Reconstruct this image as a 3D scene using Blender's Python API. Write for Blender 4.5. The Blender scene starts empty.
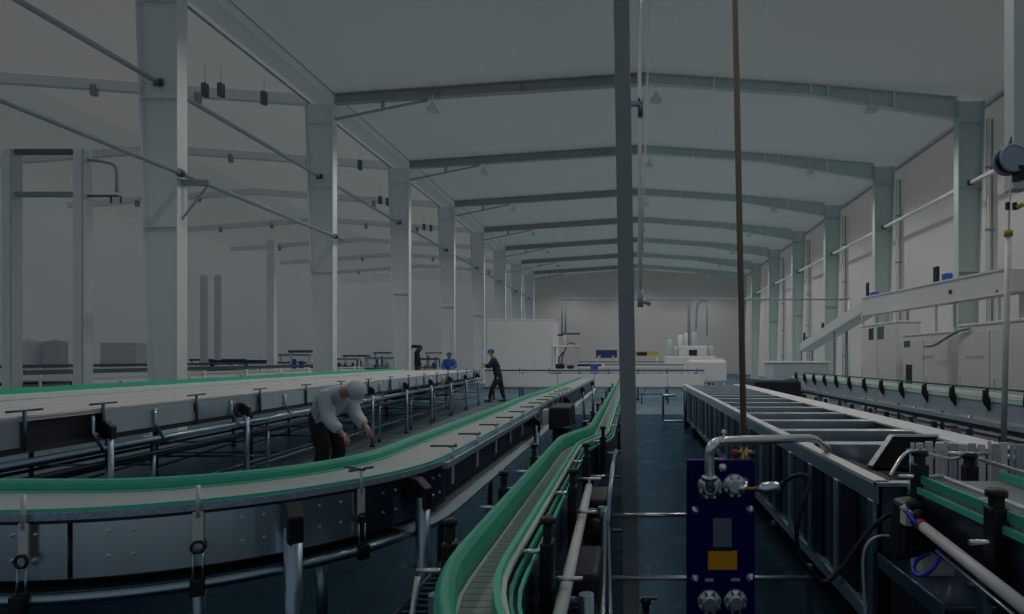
import bpy, bmesh, math, random
from mathutils import Vector, Matrix
random.seed(7)
PI = math.pi
scn = bpy.context.scene
COL = scn.collection
F = 608.0            # focal length in pixels of the 1024 x 614 frame
VX, VY = 631.0, 358.0  # vanishing point of the hall
CZ = 1.5             # camera height

# ------------------------------------------------------------------ camera, world, light, exposure
cam_d = bpy.data.cameras.new('camera')
cam_d.sensor_width = 36.0
cam_d.lens = F / 1024.0 * 36.0
cam_d.shift_x = (512.0 - VX) / 1024.0
cam_d.shift_y = (VY - 307.0) / 1024.0
cam_d.clip_start = 0.05
cam_d.clip_end = 300
cam = bpy.data.objects.new('camera', cam_d)
COL.objects.link(cam)
cam.location = (0, 0, CZ)
cam.rotation_euler = (PI / 2, 0, 0)
scn.camera = cam

vs = scn.view_settings
scn.display_settings.display_device = 'sRGB'
vs.view_transform = 'Standard'
vs.look = 'None'
vs.exposure = -3.18
vs.gamma = 1.0
vs.use_curve_mapping = False

W = bpy.data.worlds.new('daylight')
scn.world = W
W.use_nodes = True
_bg = W.node_tree.nodes['Background']
_bg.inputs['Color'].default_value = (0.76, 0.90, 1.0, 1)
_bg.inputs['Strength'].default_value = 1.5
scn.cycles.max_bounces = 8
scn.cycles.diffuse_bounces = 5
scn.cycles.glossy_bounces = 4
scn.cycles.sample_clamp_indirect = 4.0
scn.cycles.caustics_reflective = False
scn.cycles.caustics_refractive = False

LAMP_POWER = 1000.0      # each high-bay lamp, and each added light without one (its light is made with the lamp)
sun_d = bpy.data.lights.new('sun', 'SUN')     # low sun on the right-hand side, shining through the roof made translucent
sun_d.energy = 8.0
sun_d.color = (1.0, 0.95, 0.88)
sun_d.angle = 0.02
sun = bpy.data.objects.new('sun', sun_d)
COL.objects.link(sun)
sun.location = (30, -10, 20)
sun.rotation_euler = (math.radians(-8), math.radians(65), 0)


# ------------------------------------------------------------------ materials
def new_mat(name):
    m = bpy.data.materials.new(name)
    m.use_nodes = True
    nt = m.node_tree
    b = nt.nodes['Principled BSDF']
    return m, nt, b


def mat(name, col, rough=0.5, metal=0.0, var=0.12, scale=6.0, bump=0.0, stretch=(1, 1, 1), spec=None, rvar=0.0, coat=0.0):
    m, nt, b = new_mat(name)
    N, L = nt.nodes, nt.links
    tc = N.new('ShaderNodeTexCoord')
    mp = N.new('ShaderNodeMapping')
    mp.inputs['Scale'].default_value = stretch
    L.new(tc.outputs['Object'], mp.inputs['Vector'])
    nz = N.new('ShaderNodeTexNoise')
    nz.inputs['Scale'].default_value = scale
    nz.inputs['Detail'].default_value = 4
    L.new(mp.outputs['Vector'], nz.inputs['Vector'])
    mx = N.new('ShaderNodeMix')
    mx.data_type = 'RGBA'
    mx.inputs[6].default_value = tuple(c * (1 - var) for c in col) + (1,)
    mx.inputs[7].default_value = tuple(min(1, c * (1 + var)) for c in col) + (1,)
    L.new(nz.outputs['Fac'], mx.inputs[0])
    L.new(mx.outputs[2], b.inputs['Base Color'])
    b.inputs['Metallic'].default_value = metal
    if rvar:
        mr = N.new('ShaderNodeMapRange')
        mr.inputs['To Min'].default_value = max(0.02, rough - rvar)
        mr.inputs['To Max'].default_value = rough + rvar
        L.new(nz.outputs['Fac'], mr.inputs['Value'])
        L.new(mr.outputs['Result'], b.inputs['Roughness'])
    else:
        b.inputs['Roughness'].default_value = rough
    if spec is not None:
        b.inputs['Specular IOR Level'].default_value = spec
    if coat:
        b.inputs['Coat Weight'].default_value = coat
        b.inputs['Coat Roughness'].default_value = 0.15
    if bump:
        bp = N.new('ShaderNodeBump')
        bp.inputs['Strength'].default_value = bump
        bp.inputs['Distance'].default_value = 0.01
        L.new(nz.outputs['Fac'], bp.inputs['Height'])
        L.new(bp.outputs['Normal'], b.inputs['Normal'])
    return m


def mat_stripes(name, col, col2, axis, freq, duty=0.12, rough=0.5, metal=0.0, bump=0.4):
    """sheet with seams / slats running across one object axis"""
    m, nt, b = new_mat(name)
    N, L = nt.nodes, nt.links
    tc = N.new('ShaderNodeTexCoord')
    sp = N.new('ShaderNodeSeparateXYZ')
    L.new(tc.outputs['Object'], sp.inputs[0])
    mu = N.new('ShaderNodeMath')
    mu.operation = 'MULTIPLY'
    mu.inputs[1].default_value = freq
    L.new(sp.outputs['XYZ'.index(axis)], mu.inputs[0])
    fr = N.new('ShaderNodeMath')
    fr.operation = 'FRACT'
    L.new(mu.outputs[0], fr.inputs[0])
    lt = N.new('ShaderNodeMath')
    lt.operation = 'LESS_THAN'
    lt.inputs[1].default_value = duty
    L.new(fr.outputs[0], lt.inputs[0])
    mx = N.new('ShaderNodeMix')
    mx.data_type = 'RGBA'
    mx.inputs[6].default_value = col + (1,)
    mx.inputs[7].default_value = col2 + (1,)
    L.new(lt.outputs[0], mx.inputs[0])
    nz = N.new('ShaderNodeTexNoise')
    nz.inputs['Scale'].default_value = 3.0
    L.new(tc.outputs['Object'], nz.inputs['Vector'])
    m2 = N.new('ShaderNodeMix')
    m2.data_type = 'RGBA'
    m2.blend_type = 'MULTIPLY'
    m2.inputs[0].default_value = 0.25
    L.new(mx.outputs[2], m2.inputs[6])
    L.new(nz.outputs['Fac'], m2.inputs[7])
    L.new(m2.outputs[2], b.inputs['Base Color'])
    b.inputs['Roughness'].default_value = rough
    b.inputs['Metallic'].default_value = metal
    if bump:
        bp = N.new('ShaderNodeBump')
        bp.inputs['Strength'].default_value = bump
        bp.inputs['Distance'].default_value = 0.006
        bp.invert = True
        L.new(lt.outputs[0], bp.inputs['Height'])
        L.new(bp.outputs['Normal'], b.inputs['Normal'])
    return m


def mat_fill_sheet(name, refl, trans, axis, freq=1.0, seam=0.92):
    """thin sheet with translucency added to light the hall: daylight from outside comes through it, light inside bounces off it"""
    m = bpy.data.materials.new(name)
    m.use_nodes = True
    nt = m.node_tree
    N, L = nt.nodes, nt.links
    N.remove(N['Principled BSDF'])
    out = N['Material Output']
    tc = N.new('ShaderNodeTexCoord')
    sp = N.new('ShaderNodeSeparateXYZ')
    L.new(tc.outputs['Object'], sp.inputs[0])
    mu = N.new('ShaderNodeMath'); mu.operation = 'MULTIPLY'; mu.inputs[1].default_value = freq
    L.new(sp.outputs['XYZ'.index(axis)], mu.inputs[0])
    fr = N.new('ShaderNodeMath'); fr.operation = 'FRACT'
    L.new(mu.outputs[0], fr.inputs[0])
    lt = N.new('ShaderNodeMath'); lt.operation = 'LESS_THAN'; lt.inputs[1].default_value = 0.04
    L.new(fr.outputs[0], lt.inputs[0])
    nz = N.new('ShaderNodeTexNoise'); nz.inputs['Scale'].default_value = 0.35
    L.new(tc.outputs['Object'], nz.inputs['Vector'])
    mr = N.new('ShaderNodeMapRange'); mr.inputs['To Min'].default_value = 0.95; mr.inputs['To Max'].default_value = 1.05
    L.new(nz.outputs['Fac'], mr.inputs['Value'])
    ms = N.new('ShaderNodeMapRange'); ms.inputs['To Min'].default_value = 1.0; ms.inputs['To Max'].default_value = seam
    L.new(lt.outputs[0], ms.inputs['Value'])
    mm = N.new('ShaderNodeMath'); mm.operation = 'MULTIPLY'
    L.new(mr.outputs[0], mm.inputs[0]); L.new(ms.outputs[0], mm.inputs[1])
    def tint(col):
        v = N.new('ShaderNodeVectorMath'); v.operation = 'SCALE'
        v.inputs[0].default_value = col
        L.new(mm.outputs[0], v.inputs['Scale'])
        return v.outputs[0]
    d = N.new('ShaderNodeBsdfDiffuse'); t = N.new('ShaderNodeBsdfTranslucent')
    L.new(tint(refl), d.inputs['Color']); L.new(tint(trans), t.inputs['Color'])
    a = N.new('ShaderNodeAddShader')
    L.new(d.outputs[0], a.inputs[0]); L.new(t.outputs[0], a.inputs[1])
    L.new(a.outputs[0], out.inputs['Surface'])
    return m


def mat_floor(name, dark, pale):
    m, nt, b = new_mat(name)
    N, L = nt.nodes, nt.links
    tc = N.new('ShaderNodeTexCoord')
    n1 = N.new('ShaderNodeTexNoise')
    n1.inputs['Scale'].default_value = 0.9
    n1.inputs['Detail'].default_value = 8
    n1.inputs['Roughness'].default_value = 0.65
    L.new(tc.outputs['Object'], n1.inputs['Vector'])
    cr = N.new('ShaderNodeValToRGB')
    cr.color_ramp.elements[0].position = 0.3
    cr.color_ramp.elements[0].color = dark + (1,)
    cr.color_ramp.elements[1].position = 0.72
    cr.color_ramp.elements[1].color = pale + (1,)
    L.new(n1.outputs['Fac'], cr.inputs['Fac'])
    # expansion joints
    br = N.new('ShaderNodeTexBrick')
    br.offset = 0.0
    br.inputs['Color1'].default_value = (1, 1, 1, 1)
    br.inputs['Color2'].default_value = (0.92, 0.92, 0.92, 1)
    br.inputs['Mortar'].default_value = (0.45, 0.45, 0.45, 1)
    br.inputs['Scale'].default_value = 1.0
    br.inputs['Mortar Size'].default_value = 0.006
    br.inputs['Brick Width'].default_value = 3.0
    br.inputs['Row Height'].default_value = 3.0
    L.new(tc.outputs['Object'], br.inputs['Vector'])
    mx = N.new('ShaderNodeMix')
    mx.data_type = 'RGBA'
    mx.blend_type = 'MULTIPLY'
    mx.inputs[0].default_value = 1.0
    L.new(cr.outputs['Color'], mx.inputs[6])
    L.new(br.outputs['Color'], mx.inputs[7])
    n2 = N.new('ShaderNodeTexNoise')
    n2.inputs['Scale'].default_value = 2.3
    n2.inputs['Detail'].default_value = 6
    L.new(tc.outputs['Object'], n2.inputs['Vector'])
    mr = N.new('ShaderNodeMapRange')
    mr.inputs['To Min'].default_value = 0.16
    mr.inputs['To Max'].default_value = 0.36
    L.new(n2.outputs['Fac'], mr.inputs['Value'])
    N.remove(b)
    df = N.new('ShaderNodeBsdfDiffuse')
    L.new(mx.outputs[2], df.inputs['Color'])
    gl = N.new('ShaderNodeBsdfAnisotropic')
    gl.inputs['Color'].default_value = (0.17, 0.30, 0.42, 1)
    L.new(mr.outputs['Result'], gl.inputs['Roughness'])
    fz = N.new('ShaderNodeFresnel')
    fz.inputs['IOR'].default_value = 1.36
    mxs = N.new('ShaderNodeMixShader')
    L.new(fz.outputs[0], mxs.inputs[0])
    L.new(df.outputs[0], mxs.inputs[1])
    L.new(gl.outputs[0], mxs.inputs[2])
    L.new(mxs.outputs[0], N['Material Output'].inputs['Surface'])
    return m


M = {}
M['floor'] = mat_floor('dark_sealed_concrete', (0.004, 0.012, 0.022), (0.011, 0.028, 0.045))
M['floor_reflect'] = mat_floor('concrete_with_reflection', (0.24, 0.32, 0.35), (0.36, 0.44, 0.47))  # paler colour imitates the floor's reflection of the bright left wall
M['roof'] = mat_fill_sheet('roof_fill_sheet', (0.50, 0.54, 0.54), (0.183, 0.188, 0.187), 'X', seam=0.975)  # roof and wall translucency is added to fill the hall with light
M['roof_left'] = mat_fill_sheet('bay_roof_fill_sheet', (0.50, 0.51, 0.50), (0.29, 0.275, 0.265), 'X', seam=0.975)  # extra translucency added to brighten the left bay
M['wall'] = mat_fill_sheet('right_side_fill_sheet', (0.60, 0.60, 0.59), (0.112, 0.101, 0.094), 'Y', seam=0.97)
M['fill_back'] = mat_fill_sheet('gable_fill_sheet', (0.5, 0.5, 0.5), (0.125, 0.115, 0.105), 'X', seam=0.98)
M['fill_back_left'] = mat_fill_sheet('bay_gable_fill_sheet', (0.5, 0.5, 0.5), (0.42, 0.40, 0.385), 'X', seam=0.98)  # lets more light in, added to brighten the bay's end
M['fill_left'] = mat_fill_sheet('left_side_fill_sheet', (0.5, 0.5, 0.5), (0.52, 0.47, 0.44), 'Y', seam=0.98)
M['valley'] = mat_fill_sheet('valley_fill_sheet', (0.5, 0.52, 0.53), (0.30, 0.30, 0.30), 'Y', 0.5, 0.97)  # gutter given translucency so that it shows bright
M['gutter'] = mat('gutter_sheet', (0.93, 0.95, 0.96), 0.5, 0, 0.03, 2)
M['steel_pale'] = mat('pale_paint_and_glare', (0.80, 0.84, 0.85), 0.45, 0, 0.04, 3)  # pale paint; on the left steel it imitates flare and haze
M['steel_teal'] = mat('grey_green_paint', (0.55, 0.66, 0.65), 0.5, 0, 0.05, 3)
M['steel_dark'] = mat('grey_paint', (0.37, 0.40, 0.395), 0.5, 0, 0.06, 3)
M['steel_blue'] = mat('blue_grey_paint', (0.28, 0.34, 0.40), 0.45, 0, 0.06, 3)
M['post_grey'] = mat('post_paint', (0.30, 0.33, 0.37), 0.4, 0, 0.06, 3)
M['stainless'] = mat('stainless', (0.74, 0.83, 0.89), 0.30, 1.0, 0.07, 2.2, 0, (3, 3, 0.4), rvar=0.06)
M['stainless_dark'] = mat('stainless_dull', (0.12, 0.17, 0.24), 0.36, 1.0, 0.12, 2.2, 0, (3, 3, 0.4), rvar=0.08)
M['stainless_bright'] = mat('stainless_polished', (0.86, 0.89, 0.91), 0.28, 0.9, 0.04, 3)
M['rim'] = mat('brushed_rim', (0.80, 0.80, 0.80), 0.5, 0.35, 0.1, 5)
M['tube'] = mat('stainless_tube', (0.36, 0.47, 0.57), 0.3, 1.0, 0.08, 4)
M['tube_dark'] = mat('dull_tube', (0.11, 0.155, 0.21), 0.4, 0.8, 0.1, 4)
M['green'] = mat('green_guide', (0.050, 0.47, 0.31), 0.42, 0, 0.06, 5)
M['green_pale'] = mat('pale_green_guide', (0.10, 0.62, 0.42), 0.4, 0, 0.06, 5)
M['white_plastic'] = mat('white_plastic', (0.86, 0.86, 0.855), 0.4, 0, 0.04, 5)
M['belt'] = mat('pale_belt', (0.60, 0.595, 0.60), 0.3, 0, 0.05, 2.0, 0, (0.6, 6, 1))
M['wide_belt'] = mat('wide_belt', (0.93, 0.92, 0.91), 0.25, 0, 0.07, 0.9, 0, (3.0, 0.25, 1), spec=0.8)
M['chain'] = mat_stripes('slat_chain', (0.40, 0.45, 0.46), (0.13, 0.16, 0.17), 'Y', 28.0, 0.16, 0.4)
M['chain_edge'] = mat('blue_chain_edge', (0.34, 0.44, 0.60), 0.35, 0.2, 0.7, 70)
M['black'] = mat('black_plastic', (0.008, 0.010, 0.014), 0.42, 0, 0.3, 8)
M['dark'] = mat('dark_machine', (0.020, 0.026, 0.036), 0.5, 0, 0.3, 4)
M['matte_black'] = mat('matte_black', (0.006, 0.007, 0.009), 0.9, 0, 0.3, 4, spec=0.05)
M['brown_dark'] = mat('dark_under_tray', (0.035, 0.033, 0.033), 0.55, 0, 0.3, 3)
M['blue'] = mat('blue_enamel', (0.002, 0.003, 0.125), 0.4, 0, 0.08, 3, spec=0.2)
M['blue_plain'] = mat('blue_plastic', (0.03, 0.10, 0.55), 0.4, 0, 0.1, 3)
M['blue_shade'] = mat('dark_blue_panel', (0.006, 0.009, 0.035), 0.45, 0, 0.1, 3, spec=0.2)
M['brushed'] = mat('brushed_plate', (0.52, 0.62, 0.70), 0.45, 0.35, 0.10, 2.0, 0, (3, 3, 0.4))
M['reel_blue'] = mat('reel_blue', (0.42, 0.50, 0.64), 0.5, 0, 0.1, 9)
M['navy'] = mat('navy', (0.02, 0.03, 0.15), 0.6, 0, 0.1, 3)
M['orange'] = mat('orange_label', (0.95, 0.42, 0.01), 0.6, 0, 0.05, 3)
M['yellow'] = mat('yellow_paint', (0.55, 0.42, 0.05), 0.5, 0, 0.1, 3)
M['red'] = mat('red_plastic', (0.55, 0.04, 0.05), 0.4, 0, 0.1, 3)
M['grey_label'] = mat('grey_label', (0.17, 0.22, 0.26), 0.5, 0, 0.08, 9)
M['copper'] = mat('copper_pipe', (0.40, 0.30, 0.23), 0.5, 0.3, 0.25, 3)
M['brass'] = mat('brass', (0.40, 0.27, 0.12), 0.35, 0.9, 0.2, 6)
M['cable'] = mat('black_cable', (0.006, 0.007, 0.010), 0.5, 0, 0.2, 5)
M['blue_hose'] = mat('blue_hose', (0.02, 0.06, 0.75), 0.35, 0, 0.1, 5)
M['lamp_white'] = mat('lamp_bell', (0.80, 0.82, 0.84), 0.35, 0, 0.04, 5)
M['white_machine'] = mat('white_machine', (0.82, 0.82, 0.815), 0.4, 0, 0.03, 1.2)
M['grey_machine'] = mat('grey_machine', (0.54, 0.59, 0.64), 0.45, 0, 0.08, 1.5)
M['glass_dark'] = mat('dark_window', (0.07, 0.12, 0.14), 0.12, 0, 0.1, 1.0)
M['skin'] = mat('skin', (0.42, 0.25, 0.17), 0.5, 0, 0.08, 12)
M['cloth_navy'] = mat('navy_cloth', (0.012, 0.018, 0.045), 0.8, 0, 0.25, 14, 0.2)
M['cloth_black'] = mat('black_cloth', (0.010, 0.011, 0.016), 0.8, 0, 0.25, 14, 0.2)
M['cloth_pale'] = mat('pale_blue_cloth', (0.58, 0.65, 0.74), 0.8, 0, 0.08, 14, 0.2)
M['cloth_blue'] = mat('blue_cloth', (0.03, 0.10, 0.42), 0.75, 0, 0.15, 14, 0.2)
M['hair'] = mat('black_hair', (0.010, 0.009, 0.009), 0.55, 0, 0.2, 20)


# ------------------------------------------------------------------ geometry helpers
def at(px, py, Y):
    return Vector(((px - VX) * Y / F, Y, CZ - (py - VY) * Y / F))


def px2(px, Y):
    return (px - VX) * Y / F


class MB:
    def __init__(s):
        s.v, s.f, s.s = [], [], []

    def add(s, vs, fs, smooth=False):
        n = len(s.v)
        s.v += [tuple(p) for p in vs]
        for f in fs:
            s.f.append([i + n for i in f])
            s.s.append(smooth)
        return s

    def box(s, x0, x1, y0, y1, z0, z1):
        if x0 > x1: x0, x1 = x1, x0
        if y0 > y1: y0, y1 = y1, y0
        if z0 > z1: z0, z1 = z1, z0
        vs = [(x0, y0, z0), (x1, y0, z0), (x1, y1, z0), (x0, y1, z0), (x0, y0, z1), (x1, y0, z1), (x1, y1, z1), (x0, y1, z1)]
        return s.add(vs, [(0, 3, 2, 1), (4, 5, 6, 7), (0, 1, 5, 4), (1, 2, 6, 5), (2, 3, 7, 6), (3, 0, 4, 7)])

    def hexa(s, b, t):
        """bottom quad b, top quad t (counter-clockwise from above)"""
        return s.add(list(b) + list(t), [(0, 3, 2, 1), (4, 5, 6, 7), (0, 1, 5, 4), (1, 2, 6, 5), (2, 3, 7, 6), (3, 0, 4, 7)])

    def bar(s, p, q, w, h, up=(0, 0, 1)):
        p, q = Vector(p), Vector(q)
        d = (q - p).normalized()
        u = Vector(up)
        if abs(d.dot(u)) > 0.97:
            u = Vector((0, 1, 0))
        a = d.cross(u).normalized() * (w / 2)
        b = a.cross(d).normalized() * (h / 2)
        vs = [p - a - b, p + a - b, p + a + b, p - a + b, q - a - b, q + a - b, q + a + b, q - a + b]
        return s.add(vs, [(0, 1, 2, 3), (7, 6, 5, 4), (1, 0, 4, 5), (2, 1, 5, 6), (3, 2, 6, 7), (0, 3, 7, 4)])

    def tube(s, path, r, n=10, closed=False, cap=True):
        P = [Vector(p) for p in path]
        k = len(P)
        rr = r if isinstance(r, (list, tuple)) else [r] * k
        T = []
        for i in range(k):
            if closed:
                t = P[(i + 1) % k] - P[i - 1]
            else:
                t = P[min(i + 1, k - 1)] - P[max(i - 1, 0)]
            T.append(t.normalized())
        u = T[0].orthogonal().normalized()
        vs = []
        for i in range(k):
            u = (u - T[i] * u.dot(T[i]))
            u = u.normalized() if u.length > 1e-6 else T[i].orthogonal().normalized()
            w = T[i].cross(u)
            for j in range(n):
                a = 2 * PI * j / n
                vs.append(P[i] + (u * math.cos(a) + w * math.sin(a)) * rr[i])
        fs = []
        for i in range(k if closed else k - 1):
            i2 = (i + 1) % k
            for j in range(n):
                j2 = (j + 1) % n
                fs.append((i * n + j, i * n + j2, i2 * n + j2, i2 * n + j))
        s.add(vs, fs, True)
        if cap and not closed:
            m = len(s.v) - len(vs)
            s.f.append([m + j for j in reversed(range(n))]); s.s.append(False)
            s.f.append([m + (k - 1) * n + j for j in range(n)]); s.s.append(False)
        return s

    def cyl(s, p, q, r, n=14):
        return s.tube([p, q], r, n)

    def sweep(s, path, prof, closed_prof=True):
        """profile (lateral to the right of travel, height) swept along a level path"""
        P = [Vector(p) for p in path]
        k, n = len(P), len(prof)
        vs = []
        for i in range(k):
            a = (P[i] - P[i - 1]).normalized() if i else None
            b = (P[i + 1] - P[i]).normalized() if i < k - 1 else None
            t = ((a or b) + (b or a)).normalized()
            nrm = Vector((t.y, -t.x, 0)).normalized()
            c = nrm.dot(Vector((b or a).yx.to_3d() * 1) if False else Vector(((b or a).y, -(b or a).x, 0)).normalized())
            nrm = nrm / max(0.5, c)
            for (l, h) in prof:
                vs.append(P[i] + nrm * l + Vector((0, 0, h)))
        fs = []
        m = n if closed_prof else n - 1
        for i in range(k - 1):
            for j in range(m):
                j2 = (j + 1) % n
                fs.append((i * n + j, (i + 1) * n + j, (i + 1) * n + j2, i * n + j2))
        if closed_prof:
            fs.append(tuple(range(n)))
            fs.append(tuple((k - 1) * n + j for j in reversed(range(n))))
        return s.add(vs, fs)

    def rsweep(s, path, l0, l1, h0, h1):
        return s.sweep(path, [(l0, h0), (l1, h0), (l1, h1), (l0, h1)])

    def lathe(s, c, prof, n=20, axis='Z'):
        c = Vector(c)
        vs, fs = [], []
        for (r, h) in prof:
            for j in range(n):
                a = 2 * PI * j / n
                x, y = r * math.cos(a), r * math.sin(a)
                if axis == 'Z': v = (x, y, h)
                elif axis == 'Y': v = (x, h, -y)
                else: v = (h, x, y)
                vs.append(c + Vector(v))
        for i in range(len(prof) - 1):
            for j in range(n):
                j2 = (j + 1) % n
                fs.append((i * n + j, i * n + j2, (i + 1) * n + j2, (i + 1) * n + j))
        fs.append(tuple(reversed(range(n))))
        fs.append(tuple((len(prof) - 1) * n + j for j in range(n)))
        return s.add(vs, fs, True)

    def torus(s, c, R, r, ax=(0, 1, 0), n=20, m=8):
        c, ax = Vector(c), Vector(ax).normalized()
        u = ax.orthogonal().normalized()
        w = ax.cross(u)
        return s.tube([c + (u * math.cos(2 * PI * i / n) + w * math.sin(2 * PI * i / n)) * R for i in range(n)], r, m, True)

    def poly(s, pts, d):
        """closed polygon pts (3-D, coplanar) extruded by vector d"""
        P = [Vector(p) for p in pts]
        d = Vector(d)
        n = len(P)
        vs = P + [p + d for p in P]
        fs = [tuple(reversed(range(n))), tuple(range(n, 2 * n))]
        for i in range(n):
            j = (i + 1) % n
            fs.append((i, j, n + j, n + i))
        return s.add(vs, fs)


OFF = {}


def build(mb, name, m, parent=None, bev=0.0, label=None, seg=2):
    off = OFF.get(parent, Vector((0, 0, 0))) if parent else Vector((0, 0, 0))
    me = bpy.data.meshes.new(name)
    me.from_pydata([tuple(Vector(v) - off) for v in mb.v], [], mb.f)
    me.polygons.foreach_set('use_smooth', mb.s)
    me.materials.append(m)
    bm = bmesh.new()
    bm.from_mesh(me)
    bmesh.ops.recalc_face_normals(bm, faces=bm.faces)
    bm.to_mesh(me)
    bm.free()
    me.update()
    o = bpy.data.objects.new(name, me)
    COL.objects.link(o)
    if parent:
        o.parent = parent
        OFF[o] = off
    if bev:
        b = o.modifiers.new('soft_edge', 'BEVEL')
        b.width = bev
        b.segments = seg
        b.limit_method = 'ANGLE'
        b.angle_limit = 0.7
    if label:
        o['label'] = label
    return o


def thing(name, label, cat, loc, group=None, kind=None):
    o = bpy.data.objects.new(name, None)
    o.empty_display_size = 0.1
    COL.objects.link(o)
    o.location = loc
    OFF[o] = Vector(loc)
    o['label'] = label
    o['category'] = cat
    if group: o['group'] = group
    if kind: o['kind'] = kind
    return o


def solo(mb, name, m, label, cat, group=None, bev=0.0):
    """a thing that is one mesh; origin moved to the middle of its base"""
    xs = [v[0] for v in mb.v]; ys = [v[1] for v in mb.v]; zs = [v[2] for v in mb.v]
    c = Vector(((min(xs) + max(xs)) / 2, (min(ys) + max(ys)) / 2, min(zs)))
    mb.v = [tuple(Vector(v) - c) for v in mb.v]
    o = build(mb, name, m, None, bev)
    o.location = c
    o['label'] = label
    o['category'] = cat
    if group: o['group'] = group
    return o


def struct(mb, name, m):
    o = build(mb, name, m)
    o['kind'] = 'structure'
    return o


def copy_tree(o, parent=None):
    c = o.copy()
    COL.objects.link(c)
    if parent:
        c.parent = parent
    for ch in o.children:
        copy_tree(ch, c)
    return c


def put_copy(o, loc, label, rz=None):
    c = copy_tree(o)
    c.location = loc
    if rz is not None:
        c.rotation_euler = (0, 0, rz)
    c['label'] = label
    return c


ORD = ['nearest', 'second', 'third', 'fourth', 'fifth', 'sixth', 'seventh', 'eighth', 'ninth', 'tenth', 'eleventh', 'twelfth']


def arc(cx, cy, r, a0, a1, n, z):
    return [Vector((cx + r * math.cos(a0 + (a1 - a0) * i / n), cy + r * math.sin(a0 + (a1 - a0) * i / n), z)) for i in range(n + 1)]


def bez(pts, n=10):
    """smooth curve through points (Catmull-Rom)"""
    P = [Vector(p) for p in pts]
    P = [P[0] * 2 - P[1]] + P + [P[-1] * 2 - P[-2]]
    out = []
    for i in range(1, len(P) - 2):
        for k in range(n):
            t = k / n
            a, b, c, d = P[i - 1], P[i], P[i + 1], P[i + 2]
            out.append(0.5 * ((2 * b) + (c - a) * t + (2 * a - 5 * b + 4 * c - d) * t * t + (3 * b - a - 3 * c + d) * t ** 3))
    out.append(P[-2])
    return out


# ------------------------------------------------------------------ the hall
XL, XR, XM = -8.6, 9.44, 0.4      # inner faces of the two column rows, ridge line
XW = 10.55                        # right wall
XF = -27.4                        # far side of the left bay
Y0, Y1 = -3.0, 57.0
FY = [11.64 + 6.0 * k for k in range(8)]
EZ = 9.05                         # eave
RZ = 9.74                         # ridge, top of the rafters
XM2 = -18.3                       # ridge of the left bay

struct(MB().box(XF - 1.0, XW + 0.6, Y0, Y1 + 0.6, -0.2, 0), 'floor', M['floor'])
struct(MB().box(XF, -1.72, 5.5, Y1, 0, .003).box(-1.72, XW, 16.2, Y1, 0, .003), 'floor_reflection', M['floor_reflect'])  # wall reflection put into the colour of this floor area
rf = MB()
def slab(x0, z0, x1, z1):
    rf.add([(x0, Y0, z0), (x1, Y0, z1), (x1, Y1 + .3, z1), (x0, Y1 + .3, z0)], [(0, 1, 2, 3)])
slab(XL, EZ + 0.12, XM, RZ + 0.04)
slab(XM, RZ + 0.04, XW + .3, EZ + 0.02)
struct(rf, 'ceiling', M['roof'])
rf = MB()
slab(XF - .3, EZ + 0.05, XM2, RZ + 0.04)
slab(XM2, RZ + 0.04, -9.36, EZ + 0.10)
struct(rf, 'ceiling_left', M['roof_left'])
struct(MB().add([(XW, Y0, 0), (XW, Y1, 0), (XW, Y1, EZ + .05), (XW, Y0, EZ + .05)], [(0, 1, 2, 3)]), 'wall_right', M['wall'])
bw = MB().add([(-9.0, Y1, 0), (XW, Y1, 0), (XW, Y1, EZ + .05), (XM, Y1, RZ + .04), (-9.0, Y1, EZ + .1)], [(0, 1, 2, 3, 4)])
struct(bw, 'wall_back', M['fill_back'])
bw = MB().add([(XF, Y1, 0), (-9.0, Y1, 0), (-9.0, Y1, EZ + .1), (XM2, Y1, RZ + .04), (XF, Y1, EZ + .05)], [(0, 1, 2, 3, 4)])
struct(bw, 'wall_back_left', M['fill_back_left'])
struct(MB().add([(XF, Y0, 0), (XF, Y1, 0), (XF, Y1, EZ + .05), (XF, Y0, EZ + .05)], [(0, 1, 2, 3)]), 'wall_left', M['fill_left'])
# gutter between the two bays, made translucent to look bright, and eave box on the right
vl = MB().add([(-9.36, Y0, 9.15), (-9.34, Y0, 8.92), (XL - .02, Y0, 8.92), (XL, Y0, 9.17), (-9.36, Y1, 9.15), (-9.34, Y1, 8.92), (XL - .02, Y1, 8.92), (XL, Y1, 9.17)],
              [(0, 1, 5, 4), (1, 2, 6, 5), (2, 3, 7, 6)])
struct(vl, 'trim_1', M['valley'])
struct(MB().box(-9.37, -9.31, Y0, Y1, 8.885, 8.92), 'trim_2', M['steel_blue'])
struct(MB().box(XL - .05, XL + .01, Y0, Y1, 9.145, 9.175), 'trim_3', M['steel_blue'])
struct(MB().box(XW - .07, XW - .01, Y0, Y1, 8.93, 8.97), 'trim_4', M['steel_blue'])


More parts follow.
